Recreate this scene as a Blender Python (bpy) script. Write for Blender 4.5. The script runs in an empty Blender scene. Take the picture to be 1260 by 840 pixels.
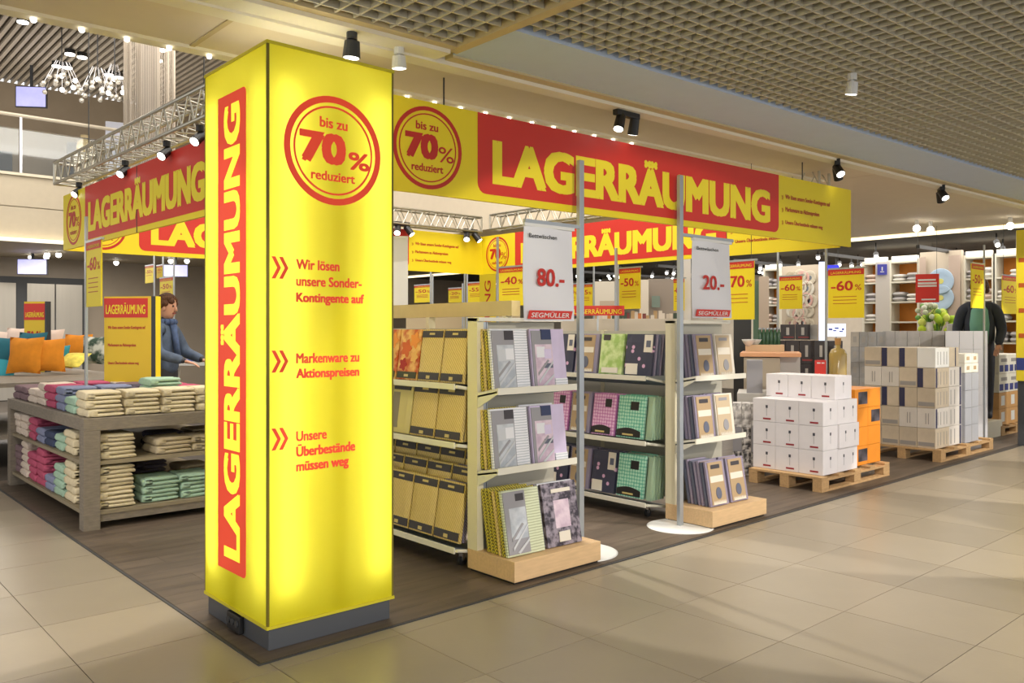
import bpy, bmesh, math, random
from mathutils import Vector, Matrix
random.seed(7)
SC = bpy.context.scene
COL = SC.collection
R = math.radians
# ------------------------------------------------------------------ camera
EYE = 1.6; FOC = 1028.0; HOR = 407.0
YAW = R(48.2)                                   # view direction measured from +X
FW = (math.cos(YAW), math.sin(YAW)); RT = (FW[1], -FW[0])
cam_d = bpy.data.cameras.new('camera'); cam = bpy.data.objects.new('camera', cam_d); COL.objects.link(cam)
cam_d.sensor_width = 36; cam_d.lens = 36 * FOC / 1260
cam_d.shift_y = -(420 - HOR) / 1260.0
cam_d.clip_end = 200
cam.location = (0, 0, EYE); cam.rotation_euler = (R(90), 0, YAW - R(90))
SC.camera = cam
# ------------------------------------------------------------------ world and large lights
SC.view_settings.view_transform = 'Standard'; SC.view_settings.look = 'None'
SC.view_settings.exposure = 0.45; SC.view_settings.gamma = 1.0; SC.view_settings.use_curve_mapping = False
wd = bpy.data.worlds.new('world'); SC.world = wd; wd.use_nodes = True
wd.node_tree.nodes['Background'].inputs[0].default_value = (1.0, .985, .97, 1)
wd.node_tree.nodes['Background'].inputs[1].default_value = .95
SC.cycles.use_denoising = True
SC.cycles.max_bounces = 6; SC.cycles.diffuse_bounces = 3; SC.cycles.glossy_bounces = 3
SC.cycles.sample_clamp_indirect = 6
def light(name, typ, loc, rot, power, col=(1, .93, .83), **kw):
    d = bpy.data.lights.new(name, typ); d.energy = power; d.color = col
    for k, v in kw.items(): setattr(d, k, v)
    o = bpy.data.objects.new(name, d); COL.objects.link(o); o.location = loc; o.rotation_euler = rot
    return o
def aim(loc, to):
    v = Vector(to) - Vector(loc)
    return v.to_track_quat('-Z', 'Y').to_euler()
# added area lights without fixtures, brightening atrium, shop and gallery
light('atrium_fill', 'AREA', (5.4, 7.2, 7.1), (0, 0, 0), 420, (1, .95, .88), shape='RECTANGLE', size=6, size_y=4)
light('shop_fill', 'AREA', (12, 9.5, 3.2), (0, 0, 0), 130, (1, .93, .83), shape='RECTANGLE', size=5, size_y=8)
light('atrium_fill', 'AREA', (4.5, 14.5, 7.1), (0, 0, 0), 260, (1, .92, .82), shape='RECTANGLE', size=6, size_y=4)
light('back_shop_fill', 'AREA', (17.2, 8.5, 3.2), (0, 0, 0), 300, (1, .94, .86), shape='RECTANGLE', size=3.5, size_y=12)
light('gallery_fill', 'AREA', (1.5, 18.8, 3.22), (0, 0, 0), 420, (1, .93, .84), shape='RECTANGLE', size=10, size_y=3)  # fill light added to brighten the back wall by the lifts
light('gallery_fill_up', 'AREA', (2, 19.5, 4.7), (R(180), 0, 0), 120, (1, .93, .86), shape='RECTANGLE', size=11, size_y=3)  # fill light added below the slatted ceiling to brighten it
for loc, to, pw, ang in [((1.5, -1.0, 3.2), (4.6, 3.0, 0), 260, 62), ((5.2, .8, 3.2), (5.4, 2.7, 0), 150, 60),
                         ((7.6, 1.0, 3.2), (7.4, 3.4, 0), 200, 62), ((10.2, 1.6, 3.2), (10.6, 3.3, 0), 210, 66),
                         ((-.6, 4.6, 3.2), (.6, 6.3, 0), 120, 58), ((.4, 2.0, 3.2), (1.2, 7.0, .5), 120, 52),
                         ((12.8, 1.8, 3.2), (13.4, 4.3, .4), 190, 66), ((5.0, 8.3, 3.12), (4.1, 2.9, 0), 420, 30)]:
    light('spot_light', 'SPOT', loc, aim(loc, to), pw * 1.5, (1, .93, .84), spot_size=R(ang), spot_blend=.07, shadow_soft_size=.04)

# ------------------------------------------------------------------ helpers
MATS = {}
def mat(name, col, rough=.6, var=.0, scale=8, metal=0, emit=None, est=1.0, bump=0, bscale=60, spec=.5, rnd=0, streak=None, trans=0, detail=3):
    if name in MATS: return MATS[name]
    m = bpy.data.materials.new(name); m.use_nodes = True
    nt = m.node_tree; b = nt.nodes['Principled BSDF']
    b.inputs['Roughness'].default_value = rough; b.inputs['Metallic'].default_value = metal
    b.inputs['Specular IOR Level'].default_value = spec
    b.inputs['Base Color'].default_value = (*col, 1)
    if trans: b.inputs['Transmission Weight'].default_value = trans
    if emit:
        b.inputs['Emission Color'].default_value = (*emit, 1); b.inputs['Emission Strength'].default_value = est
    tc = nt.nodes.new('ShaderNodeTexCoord'); src = tc.outputs['Object']
    if streak:
        mp = nt.nodes.new('ShaderNodeMapping'); mp.inputs['Scale'].default_value = streak
        nt.links.new(src, mp.inputs[0]); src = mp.outputs[0]
    last = None
    if var or rnd:
        n = nt.nodes.new('ShaderNodeTexNoise'); n.inputs['Scale'].default_value = scale; n.inputs['Detail'].default_value = detail
        nt.links.new(src, n.inputs['Vector'])
        mr = nt.nodes.new('ShaderNodeMapRange'); mr.inputs['From Min'].default_value = .25; mr.inputs['From Max'].default_value = .75
        mr.inputs['To Min'].default_value = 1 - var; mr.inputs['To Max'].default_value = 1 + var
        nt.links.new(n.outputs['Fac'], mr.inputs['Value']); v = mr.outputs[0]
        if rnd:
            oi = nt.nodes.new('ShaderNodeObjectInfo'); m2 = nt.nodes.new('ShaderNodeMapRange')
            m2.inputs['To Min'].default_value = 1 - rnd; m2.inputs['To Max'].default_value = 1 + rnd
            nt.links.new(oi.outputs['Random'], m2.inputs['Value'])
            mu = nt.nodes.new('ShaderNodeMath'); mu.operation = 'MULTIPLY'
            nt.links.new(v, mu.inputs[0]); nt.links.new(m2.outputs[0], mu.inputs[1]); v = mu.outputs[0]
        vm = nt.nodes.new('ShaderNodeVectorMath'); vm.operation = 'SCALE'; vm.inputs[0].default_value = col
        nt.links.new(v, vm.inputs['Scale']); nt.links.new(vm.outputs[0], b.inputs['Base Color'])
    if bump:
        n2 = nt.nodes.new('ShaderNodeTexNoise'); n2.inputs['Scale'].default_value = bscale; n2.inputs['Detail'].default_value = 4
        nt.links.new(src, n2.inputs['Vector'])
        bp = nt.nodes.new('ShaderNodeBump'); bp.inputs['Strength'].default_value = bump; bp.inputs['Distance'].default_value = .01
        nt.links.new(n2.outputs['Fac'], bp.inputs['Height']); nt.links.new(bp.outputs[0], b.inputs['Normal'])
    MATS[name] = m
    return m
def s2l(r, g, b):
    f = lambda c: (c / 255 / 12.92) if c <= 10 else ((c / 255 + .055) / 1.055) ** 2.4
    return (f(r), f(g), f(b))
def cm(r, g, b, rough=.55, **k):                 # material from an sRGB albedo
    return mat('c_%d_%d_%d_%d' % (r, g, b, int(rough * 100)) + ''.join(str(x) for x in k.values()), s2l(r, g, b), rough, **k)

class MB:
    def __init__(s): s.v = []; s.f = []
    def add(s, vs, fs):
        n = len(s.v); s.v += [tuple(v) for v in vs]; s.f += [tuple(i + n for i in f) for f in fs]; return s
    def box(s, x0, x1, y0, y1, z0, z1, M=None):
        vs = [Vector((x, y, z)) for z in (z0, z1) for y in (y0, y1) for x in (x0, x1)]
        if M is not None: vs = [M @ v for v in vs]
        return s.add(vs, [(0, 2, 3, 1), (4, 5, 7, 6), (0, 1, 5, 4), (2, 6, 7, 3), (0, 4, 6, 2), (1, 3, 7, 5)])
    def tube(s, a, b, r, n=8, r2=None):
        a = Vector(a); b = Vector(b); d = (b - a).normalized(); r2 = r if r2 is None else r2
        u = d.orthogonal().normalized(); w = d.cross(u)
        vs = [p + (u * math.cos(6.28318 * i / n) + w * math.sin(6.28318 * i / n)) * q for p, q in ((a, r), (b, r2)) for i in range(n)]
        fs = [(i, (i + 1) % n, n + (i + 1) % n, n + i) for i in range(n)] + [tuple(range(n))[::-1], tuple(range(n, 2 * n))]
        return s.add(vs, fs)
    def lathe(s, prof, c=(0, 0, 0), n=16, M=None):
        c = Vector(c); vs = []; fs = []
        for r, z in prof:
            for i in range(n):
                p = Vector((r * math.cos(6.28318 * i / n), r * math.sin(6.28318 * i / n), z))
                if M is not None: p = M @ p
                vs.append(c + p)
        for k in range(len(prof) - 1):
            for i in range(n):
                fs.append((k * n + i, k * n + (i + 1) % n, (k + 1) * n + (i + 1) % n, (k + 1) * n + i))
        fs += [tuple(range(n))[::-1], tuple(range((len(prof) - 1) * n, len(prof) * n))]
        return s.add(vs, fs)
    def ball(s, c, r, n=10, sq=(1, 1, 1)):
        pr = [(math.sin(math.pi * k / 6) * r if 0 < k < 6 else r * .02, -math.cos(math.pi * k / 6) * r) for k in range(7)]
        return s.lathe(pr, c, n, Matrix.Diagonal(sq))
    def poly(s, pts, y0, y1, to=None):           # 2-D outline (x,z) extruded in y
        n = len(pts); vs = [Vector((p[0], y, p[1])) for y in (y0, y1) for p in pts]
        if to is not None: vs = [to @ v for v in vs]
        return s.add(vs, [tuple(range(n)), tuple(range(n, 2 * n))[::-1]] + [(i, i + n, (i + 1) % n + n, (i + 1) % n) for i in range(n)])
    def ring(s, cx, cz, r0, r1, y0, y1, n=40):
        for i in range(n):
            a, b = 6.28318 * i / n, 6.28318 * (i + 1) / n
            p = [(cx + q * math.cos(t), cz + q * math.sin(t)) for q, t in ((r0, a), (r1, a), (r1, b), (r0, b))]
            s.poly(p, y0, y1)
        return s
    def mesh(s, m, bevel=0, smooth=False, seg=2, name='mesh'):
        me = bpy.data.meshes.new(name); me.from_pydata(s.v, [], s.f)
        bm = bmesh.new(); bm.from_mesh(me)
        bmesh.ops.recalc_face_normals(bm, faces=bm.faces[:])
        if bevel: bmesh.ops.bevel(bm, geom=bm.edges[:], offset=bevel, segments=seg, affect='EDGES', profile=.6, clamp_overlap=True)
        bm.to_mesh(me); bm.free()
        if smooth:
            me.polygons.foreach_set('use_smooth', [True] * len(me.polygons))
        if isinstance(m, (list, tuple)):
            for q in m: me.materials.append(q)
        elif m: me.materials.append(m)
        return me
    def build(s, name, m, parent=None, bevel=0, smooth=False, seg=2, loc=None, rotz=0):
        return put(name, s.mesh(m, bevel, smooth, seg, name), parent, loc, rotz)
def put(name, me, parent=None, loc=None, rotz=0):
    o = bpy.data.objects.new(name, me); COL.objects.link(o)
    if parent is not None: o.parent = parent
    if loc is not None: o.location = loc
    if rotz: o.rotation_euler = (0, 0, rotz)
    return o
def thing(name, label, cat, loc=(0, 0, 0), rotz=0, group=None, rot=None):
    o = bpy.data.objects.new(name, None); COL.objects.link(o); o.empty_display_size = .1
    o.location = loc; o.rotation_euler = rot if rot else (0, 0, rotz)
    return tag(o, label, cat, group)
def tag(o, label, cat, group=None):
    o['label'] = label; o['category'] = cat
    if group: o['group'] = group
    return o
def struct(o): o['kind'] = 'structure'; return o
def at(px, py, d):                               # a point seen at (px,py) at depth d, in metres
    l = (px - 630) / FOC * d
    return Vector((d * FW[0] + l * RT[0], d * FW[1] + l * RT[1], EYE - (py - HOR) / FOC * d))
def copy_tree(o, parent=None):
    c = o.copy(); COL.objects.link(c)
    if parent is not None: c.parent = parent
    for ch in list(o.children): copy_tree(ch, c)
    return c
BX, BY, BZ = Vector((1, 0, 0)), Vector((0, 1, 0)), Vector((0, 0, 1))
TXT = {}
def text_mesh(s, bold=0.0, spacing=1.0):
    key = (s, bold, spacing)
    if key in TXT: return TXT[key]
    c = bpy.data.curves.new('lettering', 'FONT'); c.body = s; c.size = 1; c.offset = bold; c.space_character = spacing
    c.resolution_u = 3; c.extrude = 0
    o = bpy.data.objects.new('lettering', c); COL.objects.link(o)
    bpy.context.view_layer.update()
    me = o.evaluated_get(bpy.context.evaluated_depsgraph_get()).to_mesh()
    vs = [v.co.copy() for v in me.vertices]; fs = [tuple(p.vertices) for p in me.polygons]
    o.to_mesh_clear(); bpy.data.objects.remove(o); bpy.data.curves.remove(c)
    x0 = min(v.x for v in vs); x1 = max(v.x for v in vs); y0 = min(v.y for v in vs); y1 = max(v.y for v in vs)
    TXT[key] = ([((v.x - x0) / (x1 - x0), (v.y - y0) / (y1 - y0)) for v in vs], fs, (x1 - x0) / (y1 - y0))
    return TXT[key]
def text(parent, s, m, org, right, up, w, h=None, bold=0.0, name='lettering', lift=.0015, slant=0, sp=1.0):
    vs, fs, asp = text_mesh(s, 0.0, sp)
    right = Vector(right).normalized(); up = Vector(up).normalized(); n = right.cross(up)
    if h is None: h = w / asp
    if w is None: w = h * asp
    org = Vector(org) + n * lift
    me = bpy.data.meshes.new(name); V_ = []; F2 = []
    b = bold * .42 * h
    ws, hs = w - 2 * b, h - 2 * b * .6
    sh = [(0, 0)] if bold < .008 else [(-1, -.6), (1, -.6), (-1, .6), (1, .6), (0, 0)]
    for k, (dx, dy) in enumerate(sh):
        o_ = org + right * (b + dx * b) + up * (b * .6 + dy * b) + n * .00012 * k; q = len(V_)
        V_ += [tuple(o_ + right * (x * ws + slant * y * h) + up * (y * hs)) for x, y in vs]
        F2 += [tuple(i + q for i in f) for f in fs]
    me.from_pydata(V_, [], F2)
    me.materials.append(m)
    return put(name, me, parent)

# ------------------------------------------------------------------ common materials
M_tile = mat('floor_tile', s2l(150, 139, 120), .33, var=.08, scale=1.6, rnd=.09, spec=.45, detail=8, bump=.03, bscale=40)
M_joint = mat('tile_joint', s2l(52, 45, 36), .8)
M_plank = mat('vinyl_plank', s2l(92, 80, 68), .42, var=.36, scale=5, rnd=.1, streak=(.35, 2.6, 1), spec=.35, detail=8)
M_base = mat('shop_floor_base', s2l(60, 52, 44), .6, var=.1)
M_blade = mat('grid_blade', s2l(205, 198, 176), .5)
M_plenum = mat('plenum', s2l(122, 112, 84), .8)
M_gwhite = mat('ceiling_grey', s2l(200, 214, 234), .6, var=.02)
M_cream = mat('ceiling_cream', s2l(238, 230, 208), .6, var=.02)
M_plaster = mat('ceiling_plaster', s2l(230, 216, 192), .7, var=.02)
M_tan = mat('tan_trim', s2l(205, 185, 140), .6)
M_white = mat('white_paint', s2l(226, 226, 222), .4)
M_steel = mat('steel_post', s2l(176, 182, 188), .35, metal=.6)
M_chrome = mat('chrome', s2l(200, 200, 205), .22, metal=.9)
M_alu = mat('truss_tube', s2l(190, 186, 172), .35, metal=.7)
M_black = mat('black_plastic', s2l(28, 28, 30), .45)
M_dark = mat('dark_metal', s2l(55, 57, 60), .5)
M_lens = mat('lamp_lens', (1, 1, 1), .4, emit=(1, .95, .85), est=5)
M_bulb = mat('bulb', (1, 1, 1), .4, emit=(1, .93, .8), est=3)
M_yel = mat('banner_yellow', s2l(242, 218, 30), .5, emit=None)
M_red = mat('banner_red', s2l(212, 50, 38), .5)
M_redtxt = mat('sign_red', s2l(196, 40, 28), .5)
M_orange_txt = mat('sign_orange_brown', s2l(190, 90, 25), .5)
M_ytxt = mat('banner_lettering_yellow', s2l(246, 224, 44), .5)
M_paper = mat('sign_white', s2l(228, 228, 232), .5)
M_wood = mat('light_wood', s2l(214, 180, 135), .5, var=.1, scale=7, streak=(1, 8, 8), detail=6)
M_pallet = mat('pallet_wood', s2l(186, 150, 104), .8, var=.16, scale=9, rnd=.08, streak=(2, 6, 6), detail=6)
M_grywood = mat('grey_stained_wood', s2l(128, 118, 104), .7, var=.2, scale=7, streak=(2, 2, 9), detail=7)
# ------------------------------------------------------------------ floor
TS = .695
def floor():
    f = MB().box(-6, 30, -4, 30, -.10, -.012).build('floor', M_joint); struct(f)
    me = MB().box(.002, TS - .002, .002, TS - .002, -.011, 0).mesh(M_tile, 0)
    cells = []
    for i in range(-8, 24):
        for j in range(-6, 20):
            x, y = 3.2 + i * TS, 2.29 + j * TS
            cx, cy = x + TS / 2, y + TS / 2
            if cx > 1.78 - .3 and cy > 3.95 + .35 : continue         # under the shop floor
            d = cx * FW[0] + cy * FW[1]; l = cx * RT[0] + cy * RT[1]
            if d < 1.2 or abs(l / d) > .75: continue
            cells.append((d, x, y))
    cells.sort()
    for d, x, y in cells[:300]:
        o = put('tile', me, f, (x, y, 0))
    rest = MB()
    for d, x, y in cells[300:]: rest.box(x + .0015, x + TS - .0015, y + .0015, y + TS - .0015, -.011, 0)
    if rest.v: rest.build('tile', M_tile, f)['kind'] = 'stuff'
    # vinyl plank floor of the sales area, cut to the edge of the walkway
    def front(x): return 3.79 + (x - 1.77) * .0225
    s = MB(); z0, z1 = -.01, .002
    pts = [(1.77, front(1.77)), (26, front(26) - .2), (26, 24), (1.77, 24)]
    vs = [(x, y, z) for z in (z0, z1) for x, y in pts]
    s.add(vs, [(3, 2, 1, 0), (4, 5, 6, 7)] + [(i, (i + 1) % 4, (i + 1) % 4 + 4, i + 4) for i in range(4)])
    sf = struct(s.build('floor_shop', M_base))
    e = MB()
    e.add([(1.755, front(1.77) - .012, z) for z in (0, .006)] + [(26, front(26) - .212, z) for z in (0, .006)] + [(26, front(26) - .2, z) for z in (0, .006)] + [(1.77, front(1.77), z) for z in (0, .006)],
          [(0, 2, 3, 1), (1, 3, 5, 7), (2, 4, 5, 3), (0, 1, 7, 6), (4, 6, 7, 5)])
    e.box(1.755, 1.77, front(1.77), 24, 0, .006)
    e.build('edge_strip', M_dark, sf)
    L, W = 1.2, .19; n = 0; far = MB()
    pl = []
    for j in range(0, 34):
        y = 3.80 + j * W
        x = 1.775 - (j * .41) % L
        while x < 15:
            a, b = max(x, 1.775), min(x + L, 15)
            if b - a > .05: pl.append((a, b, y, y + W))
            x += L
    pl.sort(key=lambda p: p[0] * FW[0] + p[2] * FW[1])
    for a, b, y0, y1 in pl:
        fa, fb = front(a) + .001, front(b) + .001
        if y1 - .002 < max(fa, fb): continue
        ya, yb = max(y0, fa), max(y0, fb)
        vs = [(a + .001, ya, .002), (b - .001, yb, .002), (b - .001, y1 - .0015, .002), (a + .001, y1 - .0015, .002)]
        vs += [(x, y, .0045) for x, y, z in vs]
        fs = [(4, 5, 6, 7), (0, 1, 5, 4), (1, 2, 6, 5), (2, 3, 7, 6), (3, 0, 4, 7)]
        if n < 250: MB().add(vs, fs).build('plank', M_plank, sf)
        else: far.add(vs, fs)
        n += 1
    far.build('plank', M_plank, sf)['kind'] = 'stuff'
floor()

# ------------------------------------------------------------------ ceilings
ZC = 3.3
def sk(x, y): return y - .043 * (x - 3)
def band(name, m, x0, x1, ya, yb, z0, z1, parent=None, skew=True):
    f = sk if skew else (lambda x, y: y)
    pts = [(x0, f(x0, ya)), (x1, f(x1, ya)), (x1, f(x1, yb)), (x0, f(x0, yb))]
    s = MB().add([(x, y, z) for z in (z0, z1) for x, y in pts],
                 [(3, 2, 1, 0), (4, 5, 6, 7)] + [(i, (i + 1) % 4, (i + 1) % 4 + 4, i + 4) for i in range(4)])
    return s.build(name, m, parent)
def ceilings():
    c = struct(band('ceiling', M_plenum, -3, 22, -2.6, 4.0, ZC + .28, ZC + .34))
    # open-cell grid: individual blades
    def blades(x0, x1, y0, y1, p, t, h):
        n = int((x1 - x0) / p); n2 = int((y1 - y0) / p)
        a = MB().box(-t / 2, t / 2, 0, y1 - y0, 0, h).mesh(M_blade); b = MB().box(0, x1 - x0, -t / 2, t / 2, 0, h).mesh(M_blade)
        g = []
        for i in range(n + 1): g.append((a, (x0 + i * p, sk(x0 + i * p, y0), ZC), 0))
        for j in range(n2 + 1): g.append((b, (x0, sk(x0, y0 + j * p), ZC + .001), -math.atan(.043)))
        return g
    gs = blades(3.16, 18, .6, 3.47, .1, .011, .05) + blades(.2, 3.07, 1.0, 3.93, .115, .013, .05)
    for me, loc, rz in gs: put('grid_blade', me, c, loc, rz)
    band('frame', M_tan, 3.07, 3.14, -.5, 4.02, ZC - .015, ZC + .28, c)
    band('frame', M_tan, -1, 3.14, 3.93, 3.99, ZC - .01, ZC + .28, c)
    g2 = struct(band('ceiling_border', M_gwhite, 3.14, 24, 3.50, 4.06, ZC - .01, ZC + .3))
    struct(band('trim_1', M_tan, 3.14, 24, 4.06, 4.14, ZC - .025, ZC + .3))
    struct(band('trim_2', M_cream, -2, 24, 4.14, 4.26, ZC - .05, ZC + .3))
    struct(band('trim_3', M_cream, -2, 3.07, 3.99, 4.14, ZC - .035, ZC + .3))
    struct(band('ceiling_soffit', M_plaster, -2, 9.0, 4.26, 4.93, ZC, ZC + 1.0))
    band('ceiling_joint', M_tan, 1.88, 1.91, 4.27, 4.93, ZC - .008, ZC - .0001, None)['kind'] = 'structure'
    struct(MB().box(9.02, 15.0, 3.9, 21.9, ZC + .002, ZC + 1.0).build('ceiling_shop', M_plaster))
    # lit rail along the edge of the opening, small lamps on it
    rail = tag(band('light_rail', M_cream, -2, 8.9, 4.93, 5.03, ZC - .02, ZC + .10), 'white rail with small lamps along the edge of the atrium opening', 'light rail')
    for k in range(26):
        x = -.1 + k * .235
        MB().ball((x, sk(x, 4.975), ZC - .03), .017, 8).build('bulb', M_bulb, rail, smooth=True)
    # cove strip at the end of the plaster ceiling, dark services zone and far wall behind
    s = MB().box(14.86, 14.99, 2.6, 21.9, ZC - .05, ZC - .002).build('cove_strip', mat('cove', s2l(240, 225, 180), .5, emit=(1, .85, .55), est=1.3))
    tag(s, 'warm lit strip along the far edge of the beige ceiling', 'light strip')
    struct(MB().box(15.0, 27, -2, 26, ZC - .03, ZC + .3).build('ceiling_back', mat('dark_ceiling', s2l(74, 70, 64), .8, var=.25, scale=3)))
    # far walls
    M_elev = mat('stone_wall', s2l(150, 138, 122), .4, var=.08, scale=1.5)
    w = struct(MB().box(-12, 27, 22, 22.2, 0, 3.3).build('wall_back', M_elev))
    w2 = struct(MB().box(-12, 15, 22.0, 22.2, 4.45, 7.3).build('wall_upper', mat('upper_wall', s2l(150, 136, 116), .6, var=.08, scale=2)))
    struct(MB().box(20, 20.2, -2, 22, 0, 3.3).build('wall_right', mat('shop_wall', s2l(214, 204, 186), .7, var=.04)))
    # upper storey: slab with panelled fascia
    sl = struct(MB().box(-12, 15, 17.5, 22.2, 3.3, 4.45).build('floor_upper', mat('slab', s2l(200, 188, 164), .6, var=.03)))
    fp = MB().box(0, 1.46, -.02, 0, 0, .55).mesh(mat('fascia_panel', s2l(206, 194, 170), .45, var=.03, rnd=.03))
    for i in range(-6, 9):
        for j in range(2): put('panel', fp, sl, (i * 1.5, 17.49, 3.32 + j * .57))
    struct(MB().box(-12, 9, 17.35, 17.5, 3.24, 3.3).build('trim_4', mat('edge_lamp', s2l(240, 225, 190), .5, emit=(1, .88, .65), est=1.0)))
    # high slatted ceiling over the atrium: slats run away from the walkway
    hc = struct(MB().box(-12, 9.2, 4.9, 22.2, 7.42, 7.5).build('ceiling_upper', mat('slat_back', s2l(104, 94, 80), .8)))
    sm = MB().box(-.034, .034, 9.5, 22.0, 7.30, 7.36).mesh(mat('ceiling_slat', s2l(172, 162, 146), .5, rnd=.04))
    for i in range(92): put('slat', sm, hc, (-3.6 + i * .14, 0, 0))
    struct(MB().box(9.0, 9.2, 4.9, 22, 4.3, 7.5).build('wall_atrium', M_plaster))
    # glass railing upstairs
    r = thing('glass_railing', 'upper floor glass railing with pale handrail above the beige fascia', 'railing', (0, 17.45, 4.45))
    MB().tube((-12, 0, 1.1), (9, 0, 1.1), .035).build('handrail', mat('handrail', s2l(220, 210, 190), .3), r)
    MB().tube((-12, 0, .85), (9, 0, .85), .012, 6).build('rail', M_chrome, r)
    MB().box(-12, 9, -.03, .03, 0, .05).build('base_rail', M_cream, r)
    pm = MB().box(0, 1.7, -.006, .006, .06, .84).mesh(mat('clear_glass', (.9, .95, .93), .03, trans=1))
    bm_ = MB().box(-.02, .02, -.02, .02, 0, 1.08).mesh(M_chrome)
    for i in range(-6, 5): put('glass_pane', pm, r, (i * 1.75 + .02, 0, 0)); put('post', bm_, r, (i * 1.75, 0, 0))
    # upper wall furniture: dark glazed doors, pilaster
    for i, (a, b) in enumerate([(.0, 1.05), (1.2, 2.1)]):
        x = -1.6 + a * 1.25; x2 = -1.6 + b * 1.25
        d = struct(MB().box(x, x2, 21.93, 22, 4.45, 6.55).build('door_%d' % (i + 1), mat('dark_glass', s2l(38, 42, 46), .12)))
        MB().box(x - .06, x, 21.9, 22, 4.45, 6.6).box(x2, x2 + .06, 21.9, 22, 4.45, 6.6).box(x, x2, 21.9, 22, 6.5, 6.6).build('door_frame', M_chrome, d)
    struct(MB().box(1.25, 1.6, 21.5, 22, 4.45, 6.2).build('pillar_1', mat('pale_stone', s2l(205, 190, 160), .5)))
    # lifts on the ground floor
    M_lift = mat('lift_steel', s2l(176, 172, 164), .3, metal=.55, var=.05, scale=2, streak=(6, 1, .3))
    n = 3
    for x in (-3.6, -2.0, 3.1, 4.5):
        d = struct(MB().box(x - .1, x + 1.3, 21.9, 22, 0, 2.85).build('door_%d' % n, M_dark)); n += 1
        for k in range(2): MB().box(x + .02 + .6 * k, x + .59 + .6 * k, 21.87, 21.9, .02, 2.7).build('panel', M_lift, d)
    for x in (-.4, .9, 2.2):
        struct(MB().box(x, x + 1.2, 21.9, 22, 0, 3.2).build('trim_%d' % (n + 5), mat('wall_cladding', s2l(160, 152, 140), .4, var=.07, scale=1.2))); n += 1
ceilings()

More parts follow.
